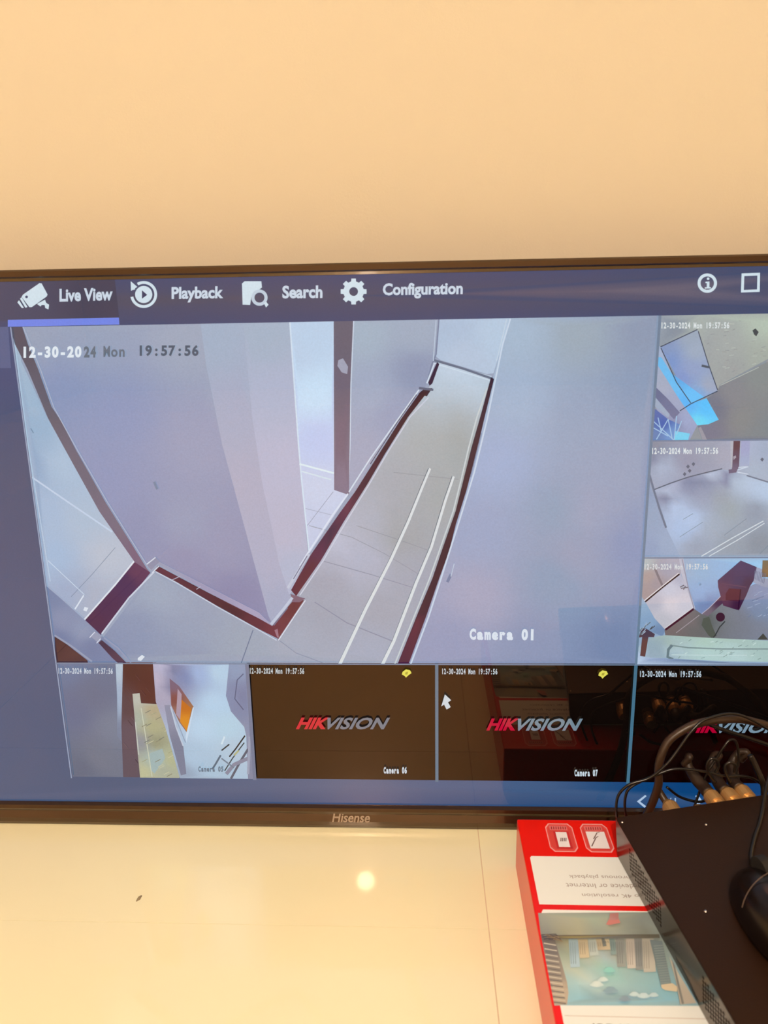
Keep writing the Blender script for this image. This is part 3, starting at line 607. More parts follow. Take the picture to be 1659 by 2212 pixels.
    f.poly([(860, 880), (880, 800), (950, 780), (990, 900), (1040, 1010), (980, 1035), (940, 1000)], (92, 92, 82), T=T8); f.line([T8(1140, 835), T8(1075, 905), T8(1030, 990), T8(1000, 1030)], 2.4, (66, 62, 60))
    f.poly([(90, 1350), (90, 1160), (200, 1040), (420, 1000), (900, 1030), (1659, 1065), (2500, 1065), (2500, 1330), (1659, 1320), (1100, 1310), (700, 1290), (400, 1270)],
           [(130, 1280, (178, 196, 216)), (300, 1150, (150, 168, 180)), (500, 1050, (166, 184, 178)), (900, 1080, (176, 200, 188)), (1400, 1110, (172, 194, 188)), (550, 1200, (176, 196, 204)), (900, 1220, (182, 208, 206)), (1300, 1250, (184, 208, 208)), (1600, 1180, (170, 194, 190)), (300, 1270, (152, 168, 184))], T=T8)
    f.line([T8(480, 1120), T8(700, 1150), T8(1100, 1165), T8(1659, 1165)], 3, (134, 150, 150)); f.line([T8(510, 1120), T8(465, 1170), T8(455, 1260), T8(520, 1290)], 6, (112, 126, 132)); f.line([T8(500, 1235), T8(900, 1240), T8(1400, 1240)], 1.6, (196, 216, 216))
    for i in range(26):
        a = random.uniform(560, 1640); b = random.uniform(1070, 1290); f.line([T8(a, b), T8(a+random.uniform(15, 50), b-random.uniform(5, 30))], 1.5, random.choice([(140, 158, 152), (150, 170, 170), (200, 220, 216)]))
    f.poly([(75, 1380), (75, 1160), (160, 1260), (400, 1275), (700, 1292), (1200, 1325), (2500, 1345), (2500, 1380)], [(110, 1330, (186, 202, 226)), (300, 1320, (146, 160, 192)), (700, 1340, (116, 132, 164)), (1600, 1345, (106, 116, 140))], T=T8)
    f.poly([(150, 915), (200, 920), (302, 985), (290, 1022), (225, 1020), (185, 1255), (125, 1245), (150, 1020), (100, 1030)], [(220, 970, (84, 66, 80)), (180, 1100, (112, 74, 66))], T=T8)
    for i in range(12):
        a = random.uniform(95, 260); b = random.uniform(830, 960); f.line([T8(a, b+40), T8(a+random.uniform(20, 60), b)], 1.8, random.choice([(110, 116, 120), (164, 176, 196), (84, 80, 84)]))
    f.poly([(1520, 1050), (1590, 975), (1650, 1050)], (82, 76, 68), T=T8)
_r3 = r3
def r3(f):
    _r3(f)
    for P in ([(600, 425), (650, 400)], [(610, 440), (700, 425)], [(640, 455), (665, 410)]): f.line([T8(*p) for p in P], 2.4, (108, 104, 116))
    f.poly([(826, 385), (850, 378), (856, 392), (834, 412)], (122, 146, 178), T=T8)
    f.line([T8(770, 690), T8(700, 440), T8(625, 90)], 2, (150, 146, 164))
v3 = view(3, 4, 2, 3, r3, (150, 170, 196)); tag(v3, 'small camera picture of a room with a purple desk and pale sofa')
def b1(f):
    f.poly([(360, 70), (790, 80), (790, 840), (460, 840)], [(430, 130, (106, 120, 152)), (600, 300, (104, 112, 138)), (480, 400, (102, 110, 140)), (650, 700, (112, 118, 136)), (520, 780, (98, 106, 128)), (730, 500, (118, 126, 146))], T=U1)
    f.poly([(740, 80), (790, 80), (782, 330), (778, 600), (752, 560), (750, 300)], [(770, 120, (176, 194, 210)), (765, 300, (158, 176, 200)), (765, 560, (120, 130, 154))], T=U1)
    f.poly([(788, 85), (1000, 85), (1010, 360), (910, 840), (790, 840), (778, 500)], [(850, 130, (76, 42, 42)), (950, 200, (80, 42, 42)), (950, 300, (86, 46, 44)), (820, 350, (88, 66, 72)), (820, 550, (96, 80, 92)), (850, 750, (94, 80, 92))], T=U1)
    for i in range(22):
        a = random.uniform(785, 960); b = random.uniform(150, 780); f.line([U1(a, b), U1(a+30, b+38)], 1.2, random.choice([(110, 90, 96), (70, 50, 58)]) if b > 350 else (96, 62, 60))
    f.poly([(850, 290), (895, 285), (905, 350), (1045, 358), (1062, 480), (1165, 800), (1140, 840), (900, 840), (880, 640)],
           [(875, 320, (182, 184, 174)), (880, 450, (168, 176, 162)), (980, 400, (176, 164, 134)), (900, 600, (144, 146, 152)), (980, 500, (172, 170, 134)), (1000, 600, (150, 150, 122)), (1000, 700, (166, 184, 178)), (920, 800, (186, 186, 150)), (1090, 700, (176, 178, 142)), (1050, 800, (168, 172, 152))], T=U1)
    f.poly([(960, 670), (1040, 640), (1060, 700), (990, 800), (970, 780)], (158, 178, 178), T=U1); f.line([U1(905, 380), U1(940, 600), U1(975, 820)], 2, (196, 200, 180)); f.line([U1(868, 470), U1(890, 680)], 2.2, (190, 194, 186))
    for i in range(26):
        a = random.uniform(900, 1090); b = random.uniform(380, 800); f.line([U1(a, b+18), U1(a+34, b)], 1.5, random.choice([(136, 132, 110), (192, 190, 160), (120, 122, 110), (160, 160, 130)]))
    f.poly([(980, 75), (1600, 75), (1640, 850), (1160, 850), (1060, 500), (1000, 340)],
           [(1000, 200, (184, 176, 198)), (1040, 110, (182, 180, 206)), (1050, 300, (170, 164, 186)), (1110, 130, (118, 124, 158)), (1100, 250, (128, 130, 160)), (1180, 180, (122, 136, 178)), (1280, 160, (156, 178, 216)), (1400, 150, (176, 204, 226)), (1370, 350, (178, 206, 230)), (1300, 500, (182, 208, 230)), (1450, 500, (178, 206, 224)), (1250, 700, (170, 194, 216)), (1180, 800, (148, 164, 186)), (1400, 800, (168, 192, 212)), (1500, 650, (176, 196, 214))], T=U1)
    f.poly([(1055, 360), (1090, 360), (1175, 620), (1195, 800), (1160, 810), (1090, 560)], [(1070, 400, (140, 142, 164)), (1150, 650, (122, 126, 148))], T=U1)
    f.poly([(1088, 190), (1150, 240), (1242, 372), (1205, 545), (1150, 470), (1098, 360)], [(1110, 230, (118, 96, 118)), (1120, 330, (126, 74, 72)), (1160, 400, (150, 110, 100)), (1200, 400, (160, 110, 70))], T=U1)
    f.poly([(1140, 255), (1165, 290), (1160, 460), (1130, 420)], (168, 148, 164), T=U1); f.poly([(1165, 325), (1226, 380), (1202, 532), (1155, 465)], [(1190, 360, (190, 108, 34)), (1190, 480, (214, 138, 40))], T=U1)
    f.poly([(1245, 372), (1208, 550), (1196, 600), (1190, 560), (1236, 376)], (196, 214, 232), T=U1); f.line([U1(1095, 370), U1(1130, 500), U1(1175, 620)], 3, (186, 198, 216)); f.line([U1(1110, 400), U1(1190, 600)], 2, (146, 160, 184))
    f.poly([(1470, 75), (1600, 75), (1640, 850), (1590, 850), (1578, 560), (1565, 500), (1480, 400), (1448, 300)], [(1500, 130, (138, 154, 184)), (1490, 300, (130, 140, 172)), (1540, 300, (122, 128, 160)), (1560, 600, (140, 146, 170)), (1600, 780, (130, 134, 158))], T=U1)
    f.line([U1(1560, 160), U1(1520, 200), U1(1505, 320), U1(1560, 390)], 2.4, (92, 98, 128))
    for P, c, w in (([(1570, 555), (1510, 640), (1470, 690)], (40, 44, 44), 3), ([(1565, 600), (1490, 700), (1440, 780)], (60, 66, 70), 2.4), ([(1470, 610), (1420, 650)], (50, 56, 60), 3), ([(1415, 680), (1380, 740), (1360, 770)], (96, 108, 124), 4), ([(1590, 640), (1540, 720), (1480, 830)], (96, 96, 110), 5), ([(1440, 560), (1420, 610)], (206, 222, 232), 4), ([(1450, 800), (1500, 740), (1590, 700)], (136, 136, 156), 8), ([(1500, 680), (1530, 650)], (176, 176, 130), 4), ([(1420, 700), (1500, 760)], (120, 130, 146), 3), ([(1600, 560), (1590, 800)], (156, 160, 180), 5)):
        f.line([U1(*p) for p in P], w, c)
v4 = view(0, 1, 3, 4, b1, (110, 118, 142)); tag(v4, 'small camera picture with a dark doorway and an orange framed picture')
def nothing(f): pass
for i in (1, 2, 3):
    v = view(i, i+1, 3, 4, nothing, BLK); tag(v, 'black camera view without a picture')
    f = FL(.0026, None)
    x0, x1, y0, y1 = [(640, 713, 1547, 1572), (1050, 1121, 1549, 1575), (1482, 1556, 1556, 1580)][i-1]
    f.text('HIK', x0, x1, y0, y1, [(206, 44, 56), (190, 26, 56), (176, 20, 50)][i-1], bold=.045, shear=.42)
    xx0, xx1 = [(708, 843), (1118, 1258), (1551, 1692)][i-1]
    f.text('VISION', xx0, xx1, y0, y1+.5, [(122, 124, 134), (124, 138, 150), (128, 146, 162)][i-1], bold=.03, shear=.42)
    f.build('view_logo', display)
for i, x0, x1, y0, y1 in ((5, 430, 484, 1652, 1664), (6, 829, 879, 1653, 1668), (7, 1240, 1290, 1659, 1674)):
    f = FL(.0026, None); f.text('Camera 0%d' % i, x0, x1, y0, y1, (206, 216, 226) if i > 5 else (104, 118, 136), mono=True, bold=.05); f.build('view_caption', display)
for x0, x1, y0, y1, c in ((129, 246, 1440, 1453, (200, 210, 222)), (541, 658, 1440, 1453, (196, 206, 210)), (955, 1074, 1441, 1454, (196, 206, 214)), (1381, 1513, 1446, 1460, (190, 204, 216)), (1427, 1573, 696, 710, (216, 224, 226)), (1407, 1549, 966, 980, (218, 226, 230)), (1391, 1527, 1216, 1229, (208, 214, 218))):
    stamp(x0, x1, y0, y1, c, tl=.5 if y0 > 1400 else -.5)
# yellow alarm marks on the black views
for cx_, cy_ in ((878, 1452), (1301, 1454)):
    f = FL(.0028, None); f.poly([(cx_-8, cy_-4), (cx_-1, cy_-9), (cx_+8, cy_-7), (cx_+11, cy_-1), (cx_+4, cy_+4), (cx_-1, cy_+9), (cx_-4, cy_+5), (cx_-10, cy_+2)], (226, 218, 92))
    f.poly([(cx_-2, cy_-3), (cx_+4, cy_-4), (cx_+2, cy_+2), (cx_-3, cy_+2)], (176, 164, 60)); f.build('alarm_icon', display)
# separators between the views
f = FL(.0030, None)
def sepv(x, z0, z1, w, c): f.poly(rect(x-w/2, x+w/2, z0, z1), c, raw=True)
sepv(gx[0], gz[4], gz[0], .0011, (146, 160, 186)); sepv(gx[1]+.0005, gz[4], gz[3], .0034, (118, 124, 148)); sepv(gx[2]+.0005, gz[4], gz[3], .0030, (104, 122, 140)); sepv(gx[3], gz[4], gz[3], .0030, (84, 116, 138))
sepv(gx[3], gz[3], gz[0], .0022, (112, 130, 152))
for z, x0, c in ((gz[1], gx[3], (120, 132, 156)), (gz[2], gx[3], (110, 126, 152)), (gz[3], gx[0], (118, 132, 156))): f.poly(rect(x0, gx[4], z-.0006, z+.0006), c, raw=True)
tag(f.build('separator_lines', display), 'thin grey blue lines between the camera views')
# pointer and page control
f = FL(.0034, None); f.poly([(1365, 285), (1405, 322), (1385, 336), (1402, 366), (1376, 382), (1360, 350), (1342, 362)], (206, 214, 220), T=U2); f.build('mouse_pointer', display)
f = FL(.0005, None); f.poly([(945, 832), (990, 797), (998, 803), (963, 833), (996, 858), (986, 866)], (176, 196, 222), T=U3); f.build('page_arrow', display)
f = FL(.0005, None); f.poly([(1262, 802), (1278, 796), (1302, 832), (1262, 866), (1246, 860), (1280, 832)], (170, 192, 220), T=U3); f.build('page_arrow', display)
f = FL(.0005, None); f.text('1/1', 1432, 1460, 1723, 1738, (150, 176, 210)); f.build('page_number', display)
# maker name on the badge
zl0, zl1 = yz(760, 1765), yz(760, 1749)
Xa, Xb = on_y(719, 1757).x, on_y(800, 1757).x
ff = Flat(None, lambda x, z, l: Vector((x-TO.x, -.0128-TO.y, z)), 0, 0, None)
ff.text('Hisense', Xa, Xb, zl1, zl0, (150, 118, 84), bold=.02, shear=.18, raw=True)
for i, q in enumerate(ff.V):                          # letters follow the slope of the badge
    t = (zb[2]-q.z)/(zb[2]-zb[3])
    ff.V[i] = Vector((q.x, -.0054-.003*min(1.0, max(-.2, t))-TO.y, q.z))
lg = ff.build('brand_lettering', bb, M['ink'])
# a thin backing keeps the letters on the bezel
# ------------------------------------------------------------------ red carton
BH = .05
pA = on_z(1121, 1769, BH); pB = on_z(1194, 2212, BH)
BX0 = (pA.x+pB.x)/2; BY1 = pA.y; BX1 = BX0+.345; BY0 = BY1-.31
car = empty('cardboard_box', ((BX0+BX1)/2, (BY0+BY1)/2, 0)); CO = Vector(car.location)
tag(car, 'glossy red and white printed carton lying under the black recorder', 'box')
boxo('carton_body', BX0-CO.x, BX1-CO.x, BY0-CO.y, BY1-CO.y, 0, BH, M['red'], car, bev=.0012)
def cout(x, y, lev): return Vector((x-CO.x, y-CO.y, BH+lev))
def cconv(px, py): q = on_z(px, py, BH); return (q.x, q.y)
RC = (BX0+.0015, BX1-.0015, BY0+.0015, BY1-.0015)
def FC(start, step=2e-5): return Flat(cconv, cout, step, start, RC)
yA = cconv(1200, 1850)[1]; yB = cconv(1250, 1955)[1]; yC = cconv(1250, 1966)[1]; yD = cconv(1300, 1971)[1]; yE = cconv(1350, 2171)[1]
xW = BX0+.0048
f = FC(.00002); f.poly([(xW, yB), (BX1-.004, yB), (BX1-.004, yA), (xW+.0012, yA), (xW, yA-.002)], (240, 222, 200), raw=True); wp = f.build('white_panel', car, M['ink'])
f = FC(.00002); f.poly([(xW+.0005, RC[2]), (RC[1], RC[2]), (RC[1], yC), (xW+.002, yC), (xW+.0005, yC-.003)], (240, 222, 204), raw=True); lp = f.build('lower_panel', car, M['ink'])
for s, x0, x1, y0, y1 in (('8-ch synchronous playback', 1228, 1428, 1888, 1898), ('smart device or Internet', 1222, 1418, 1908, 1918), ('Up to 4K resolution', 1256, 1412, 1928, 1938)):
    a = Vector(cconv(x0, y0)); b_ = Vector(cconv(x1, y0)); c = Vector(cconv(x0, y1))
    f = FC(.0001); f.text(s, a.x, b_.x, a.y, c.y, (150, 124, 104), rot=True, raw=True, bold=-.005); f.build('printed_text', wp, M['ink'])
# badges
def badge(cx_, cy_, kind):
    q = Vector(cconv(cx_, cy_)); w = .0118; h = .0188; f = FC(.0001)
    def oc(k, c=.28): 
        W2, H2 = w*k, h*(k if k > .9 else k*.98)
        return [(q.x+a*W2, q.y+b2*H2) for a, b2 in ((-1+c, 1), (1-c, 1), (1, 1-c), (1, -1+c), (1-c, -1), (-1+c, -1), (-1, -1+c), (-1, 1-c))]
    f.poly(oc(1), (240, 150, 128), raw=True); f.poly(oc(.93), (226, 70, 54), raw=True); f.poly(oc(.84), (214, 64, 50), raw=True)
    b3 = [(q.x-w*.7, q.y+h*.5), (q.x+w*.6, q.y+h*.5), (q.x+w*.6, q.y+h*.82), (q.x-w*.7, q.y+h*.82)]; f.poly(b3, (222, 104, 88), raw=True)
    for k in range(7): f.poly([(q.x-w*.6+k*w*.17, q.y+h*.56), (q.x-w*.52+k*w*.17, q.y+h*.56), (q.x-w*.5+k*w*.17, q.y+h*.76), (q.x-w*.56+k*w*.17, q.y+h*.76)], (150, 50, 40), raw=True)
    if kind == 0:
        f.poly([(q.x-w*.5, q.y-h*.78), (q.x+w*.62, q.y-h*.78), (q.x+w*.62, q.y+h*.4), (q.x-w*.5, q.y+h*.4)], (196, 40, 36), raw=True)
        f.poly([(q.x-w*.34, q.y-h*.68), (q.x+w*.46, q.y-h*.68), (q.x+w*.46, q.y+h*.36), (q.x-w*.34, q.y+h*.36)], (240, 214, 186), raw=True)
        for k in range(4): f.poly([(q.x-w*.15+k*w*.12, q.y-h*.3), (q.x-w*.08+k*w*.12, q.y-h*.3), (q.x+w*.0+k*w*.12, q.y-h*.05), (q.x-w*.07+k*w*.12, q.y-h*.05)], (120, 90, 76), raw=True)
    else:
        f.poly([(q.x-w*.68, q.y-h*.75), (q.x+w*.68, q.y-h*.75), (q.x+w*.68, q.y+h*.42), (q.x-w*.68, q.y+h*.42)], (240, 214, 186), raw=True)
        for P in ([(-.6, -.6), (-.1, .0), (.1, .1)], [(-.3, -.1), (.1, .35), (.3, .4)]):
            L = [(q.x+a*w, q.y+b2*h) for a, b2 in P]; R2 = [(a+.0009, b2-.0003) for a, b2 in L]; f.poly(L+R2[::-1], (120, 88, 74), raw=True)
    return f.build('printed_badge', car, M['ink'])
badge(1212.5, 1809, 0); badge(1289, 1810, 1)
# the printed skyline photograph, upside down on the carton
def V4(a, b): return (1100+a/2.968, 1740+b/2.968)
f = FC(.0001)
def warm(c): return (min(235, c[0]+30), min(235, c[1]+10), c[2]-18) if c[2] > c[0] else c
city = lambda P, c: f.poly(P, [(a, b, warm(q)) for a, b, q in c] if isinstance(c, list) else warm(c), T=V4)
city([(185, 690), (880, 685), (2400, 685), (2400, 1290), (275, 1282), (205, 850)],
       [(220, 760, (150, 144, 120)), (300, 740, (168, 160, 128)), (400, 760, (190, 170, 120)), (520, 740, (136, 160, 150)), (600, 760, (176, 162, 122)), (760, 760, (150, 146, 118)), (860, 740, (140, 138, 116)), (280, 850, (110, 98, 84)), (400, 850, (150, 134, 84)), (600, 850, (130, 128, 108)), (850, 850, (116, 108, 84)),
        (360, 960, (128, 150, 140)), (480, 920, (196, 170, 126)), (600, 950, (172, 178, 158)), (700, 950, (168, 156, 124)), (800, 950, (182, 170, 140)), (900, 980, (128, 150, 140)), (420, 1060, (160, 176, 166)), (560, 1020, (130, 172, 176)), (440, 1120, (140, 182, 190)), (640, 1080, (124, 182, 178)), (560, 1140, (170, 194, 192)), (700, 1150, (138, 180, 184)), (850, 1120, (120, 168, 178)),
        (950, 1100, (112, 164, 180)), (420, 1220, (118, 168, 184)), (600, 1220, (96, 138, 158)), (740, 1230, (108, 146, 166)), (850, 1240, (126, 160, 172)), (1000, 1240, (110, 168, 188)), (480, 1260, (122, 178, 196)), (1200, 1000, (150, 160, 150)), (1300, 1200, (110, 160, 180))])
city([(200, 830), (290, 850), (370, 1130), (380, 1200), (370, 1278), (275, 1280), (240, 1100)], [(240, 900, (116, 102, 88)), (280, 1050, (150, 130, 104)), (320, 1200, (190, 162, 124))])
for k in range(22):
    y = 880+k*18; city([(222+(y-880)*.12, y), (300+(y-880)*.17, y+14), (300+(y-880)*.17, y+20), (222+(y-880)*.12, y+7)], (116, 104, 88) if k % 2 else (206, 184, 146))
for x0, x1, y1, c in ((380, 440, 1040, (176, 186, 170)), (440, 500, 980, (206, 178, 128)), (505, 560, 965, (190, 186, 156)), (555, 640, 930, (200, 172, 124)), (640, 675, 960, (140, 150, 128)), (680, 735, 1040, (160, 152, 126)), (745, 800, 1050, (206, 184, 150)), (800, 850, 1060, (150, 142, 120)), (850, 925, 1075, (196, 178, 144)), (590, 610, 910, (120, 116, 96))):
    city([(x0, 860), (x1, 862), (x1+14, y1), (x0+12, y1+4)], [(x0, 880, tuple(int(v*.85) for v in c)), (x1, y1, c)])
    for k in range(3): city([(x0+10+k*14, 880), (x0+14+k*14, 880), (x0+20+k*14, y1-20), (x0+16+k*14, y1-20)], tuple(int(v*.75) for v in c))
city([(900, 870), (980, 880), (1040, 1160), (975, 1175)], [(930, 900, (118, 122, 108)), (1010, 1150, (128, 134, 118))]); city([(972, 1160), (1045, 1150), (1080, 1175), (1075, 1205), (1000, 1195), (975, 1180)], (214, 184, 136))
for k in range(16): city([(925+k*3, 910+k*16), (985+k*3.4, 905+k*16), (985+k*3.4, 909+k*16), (925+k*3, 914+k*16)], (150, 150, 128))
city([(1025, 980), (1090, 1100), (1200, 1280), (1095, 1290), (1070, 1150)], [(1060, 1050, (196, 176, 140)), (1150, 1260, (186, 164, 130))]); city([(1040, 1000), (1060, 1040), (1120, 1285), (1105, 1288)], (130, 120, 100))
city([(230, 845), (960, 838), (965, 862), (290, 868)], [(250, 855, (88, 74, 62)), (420, 850, (156, 132, 70)), (600, 855, (112, 104, 86)), (900, 850, (98, 88, 66))])
city([(640, 740), (700, 735), (712, 765), (640, 780), (620, 775)], (206, 120, 96)); city([(645, 705), (700, 700), (700, 745), (640, 748)], [(670, 720, (178, 112, 92)), (660, 745, (190, 130, 110))])
for k in range(9): city([(200+k*10, 840+(k % 3)*14), (300+k*5, 835+k*6), (302+k*5, 840+k*6), (202+k*10, 846+(k % 3)*14)], random.choice([(80, 66, 58), (150, 120, 80), (70, 60, 60)]))
for a, b, r, c in ((560, 1160, 34, (204, 214, 206)), (600, 1130, 26, (196, 210, 204)), (800, 1225, 26, (190, 206, 206)), (860, 1235, 30, (186, 204, 206)), (925, 1230, 24, (180, 200, 204)), (740, 1255, 30, (104, 126, 150)), (650, 1200, 36, (108, 140, 160)), (640, 1070, 30, (116, 190, 180))):
    city([(a+r*1.2*math.cos(t)*(1+.25*math.sin(3*t)), b+r*.6*math.sin(t)) for t in [2*PI*i/14 for i in range(14)]], [(a, b, c), (a+r, b+r*.5, tuple(int(.5*v+.5*w) for v, w in zip(c, (126, 170, 180)))), (a-r, b-r*.5, tuple(int(.5*v+.5*w) for v, w in zip(c, (126, 170, 180))))])
tag(f.build('printed_picture', lp, M['ink']), 'printed city skyline under a blue sky, upside down')
f = FC(.0001); yL = cconv(1300, 2196)[1]; f.poly([(xW+.002, yL-.0002), (RC[1], yL-.0002), (RC[1], yL+.0002), (xW+.002, yL+.0002)], (200, 168, 136), raw=True)
a = cconv(1270, 2211); f.text('video recorder', a[0], a[0]+.075, a[1], a[1]-.0065, (110, 92, 78), rot=True, raw=True); f.build('printed_text', lp, M['ink'])

# ------------------------------------------------------------------ black recorder
DH, DW, DD = .0372, .30, .24
RZ, RY, DZ0 = .1249, -.0983, BH+.0006
dv = empty('video_recorder', (.1606, -.1060, DZ0)); dv.rotation_euler = (0, RY, RZ)
bpy.context.view_layer.update(); DM = dv.matrix_world.copy(); DI = DM.inverted()
tag(dv, 'flat black video recorder with perforated sides resting on the red box', 'recorder')
def dplane(px, py, ax, val):                          # photo pixel to recorder coordinates on the plane axis = val
    o = DI @ CAM; dd = DI.to_3x3() @ ray(px, py); t = (val-o[ax])/dd[ax]; return o+dd*t
bm = bmesh.new()                                      # folded steel cover: top, front and right side, floor
T_ = .001
box(bm, 0.0, DW, -DD, 0, DH-T_, DH, .0004, 1); box(bm, DW-T_, DW, -DD, 0, .0, DH-T_); box(bm, T_, DW-T_, -DD, 0, 0, T_)
obj('top_cover', bm, M['dvr'], dv)
# left side wall with two fields of real holes
bm = bmesh.new()
def side_wall(bm, y0, y1, z0, z1, holes):
    """sheet at x=0..T_; holes: fields (ya, yb, za, zb, cell)"""
    def quad(a, b, c, d_, x=0): bm.faces.new([bm.verts.new((x, *p)) for p in (a, b, c, d_)])
    ys = [y0]+[v for h in holes for v in h[:2]]+[y1]
    for i in range(0, len(ys), 2): quad((ys[i], z0), (ys[i+1], z0), (ys[i+1], z1), (ys[i], z1))
    for ya, yb, za, zb, ncol, nrow in holes:
        quad((ya, z0), (yb, z0), (yb, za), (ya, za)); quad((ya, zb), (yb, zb), (yb, z1), (ya, z1))
        cw = (yb-ya)/ncol; ch = (zb-za)/(nrow+.5)
        for c in range(ncol):
            off = .5*ch*(c % 2); a0 = ya+c*cw; a1 = a0+cw
            quad((a0, za), (a1, za), (a1, za+off+1e-6), (a0, za+off+1e-6)); quad((a0, za+off+nrow*ch), (a1, za+off+nrow*ch), (a1, zb+1e-6), (a0, zb+1e-6))
            for r in range(nrow):
                b0 = za+off+r*ch; b1 = b0+ch; my, mz = (a0+a1)/2, (b0+b1)/2
                sq = [(a1, mz), (a1, b1), (my, b1), (a0, b1), (a0, mz), (a0, b0), (my, b0), (a1, b0)]
                R_ = min(cw, ch)*.40
                hx = [(my+R_*math.cos(k*PI/4), mz+R_*math.sin(k*PI/4)) for k in range(8)]
                A = [bm.verts.new((0, *p)) for p in sq]; B = [bm.verts.new((0, *p)) for p in hx]; I = [bm.verts.new((T_, *p)) for p in hx]
                for k in range(8):
                    bm.faces.new((A[k], A[(k+1) % 8], B[(k+1) % 8], B[k])); bm.faces.new((B[k], B[(k+1) % 8], I[(k+1) % 8], I[k]))
side_wall(bm, -DD, 0, 0, DH-T_, [(-.215, -.150, .007, .031, 20, 7), (-.088, -.028, .008, .031, 18, 7)])
sw = obj('perforated_side', bm, M['dvr_side'], dv); tag(sw, 'shiny left side with two fields of small round holes')
boxo('inner_chassis', .004, DW-.004, -DD+.004, -.004, T_, DH-.003, M['hole'], dv)
# rear panel and front fascia
boxo('rear_panel', 0.0005, DW-.0005, -.0015, .0, .0005, DH-T_, M['dvr'], dv)
boxo('front_fascia', -.0005, DW+.0005, -DD-.012, -DD, 0, DH, M['housing'], dv, bev=.002)
# a few screws on the cover
for px, py in ((1525, 1781), (1524, 1968), (1342, 1776)):
    q = dplane(px, py, 2, DH); bm = bmesh.new()
    bmesh.ops.create_cone(bm, cap_ends=True, segments=14, radius1=.0011, radius2=.0006, depth=.0005, matrix=Matrix.Translation((max(.003, q.x), min(-.004, q.y), DH+.0002))); obj('screw', bm, M['steel'], dv)
def local_xform(bm, m): bmesh.ops.transform(bm, matrix=m, verts=bm.verts)
# coaxial connectors along the rear edge
conn = []
for px, py, tan in ((1455, 1750, 0), (1521, 1742, 0), (1545, 1727, 1), (1581, 1722, 1), (1612, 1716, 1)):
    q = dplane(px, py, 1, .014); x, z = q.x, min(max(q.z-.002, .012), DH-.004)-(0.0085 if px == 1521 else 0)
    bm = bmesh.new(); my = Matrix.Translation((x, 0, z)) @ Matrix.Rotation(-PI/2, 4, 'X')
    for r1_, r2_, h0, h1 in ((.0062, .0062, 0, .006), (.0050, .0050, .006, .010), (.0068, .0068, .010, .021), (.0068, .0045, .021, .026)):
        rr = bmesh.ops.create_cone(bm, cap_ends=True, segments=20, radius1=r1_, radius2=r2_, depth=h1-h0, matrix=my @ Matrix.Translation((0, 0, (h0+h1)/2)))
    c_ = obj('coaxial_connector', bm, M['gold'], dv, False); tag(c_, 'brass plug collar')
    conn.append(DM @ Vector((x, .027, z)))
# support under the raised right half
q = DM @ Vector((.245, -.12, 0))
ad = boxo('power_adapter', -.03, .03, -.055, .055, 0, q.z-BH-.0035, M['housing'], bev=.003); ad.location = (q.x, q.y, BH+.0003); ad.rotation_euler = (0, 0, RZ)
tag(ad, 'black power adapter block wedged between the red box and the recorder', 'adapter')

# ------------------------------------------------------------------ cables behind the recorder
def cable(name, P, r, m, label, cat='cable', group=None):
    bm = bmesh.new(); pts = []
    for p in P: pts.append(Vector(p) if len(p) == 3 and isinstance(p, Vector) else on_y(*p))
    tube(bm, pts, r, 10, 8); o = obj(name, bm, m, None, True)
    bpy.context.view_layer.update()
    return tag(o, label, cat, group)
cable('coaxial_cable', [(1340, 1860, -.045), (1395, 1765, -.050), (1421, 1700, -.055), (1422, 1663, -.055), (1428, 1634, -.055), (1445, 1600, -.052), (1483, 1573, -.05), (1524, 1559, -.048), (1586, 1553, -.046), (1632, 1560, -.045), (1670, 1576, -.045), (1740, 1640, -.045), (1800, 1760, -.045)], .0036, M['cable_brown'], 'thick brown black cable arching highest in front of the screen')
cable('mouse_lead', [(1345, 1800, -.075), (1334, 1769, -.078), (1331, 1745, -.078), (1337, 1716, -.076), (1361, 1694, -.075), (1402, 1681, -.075), (1438, 1653, -.075), (1463, 1622, -.072), (1496, 1577, -.068), (1530, 1530+22, -.064), (1600, 1545, -.060), (1700, 1600, -.055)], .0012, M['cable'], 'thin black lead looping out left over the recorder corner and up the screen')
cable('flat_lead', [(1368, 1800, -.068), (1352, 1760, -.07), (1351, 1722, -.07), (1366, 1698, -.068), (1424, 1671, -.066), (1463, 1661, -.066), (1524, 1667, -.066), (1565, 1676, -.066), (1606, 1677, -.064), (1637, 1688, -.062), (1680, 1730, -.06)], .0012, M['cable'], 'thin black lead running flat across just above the brass plugs')
cable('straight_lead', [(1530, 1564, -.035), (1561, 1576, -.035), (1610, 1592, -.035), (1659, 1609, -.035), (1740, 1640, -.035)], .0018, M['cable'], 'dark lead sloping down to the right across the third screen logo')
cable('kinked_lead', [(1500, 1742, -.062), (1515, 1700, -.058), (1531, 1664, -.058), (1547, 1640, -.056), (1562, 1616, -.056), (1576, 1599, -.054), (1590, 1603, -.052), (1596, 1640, -.052), (1590, 1672, -.054), (1584, 1700, -.056)], .0011, M['cable'], 'thin black lead bent to a sharp peak above the brass plugs')
cable('plug_strap', [(1545, 1690, -.07), (1530, 1668, -.07), (1528, 1650, -.07), (1536, 1639, -.07), (1548, 1642, -.07), (1552, 1655, -.07), (1546, 1668, -.07)], .0013, M['cable'], 'small open cable loop left above the plugs')
cable('plug_strap', [(1578, 1690, -.068), (1567, 1668, -.068), (1566, 1655, -.068), (1576, 1647, -.068), (1587, 1652, -.068), (1586, 1668, -.068)], .0013, M['cable'], 'small open cable loop right above the plugs')
cable('power_lead', [(1620, 1632, -.06), (1630, 1650, -.062), (1648, 1694, -.068), (1652, 1730, -.072), (1672, 1790, -.07)], .0026, M['cable'], 'black power lead dropping past the right frame edge')
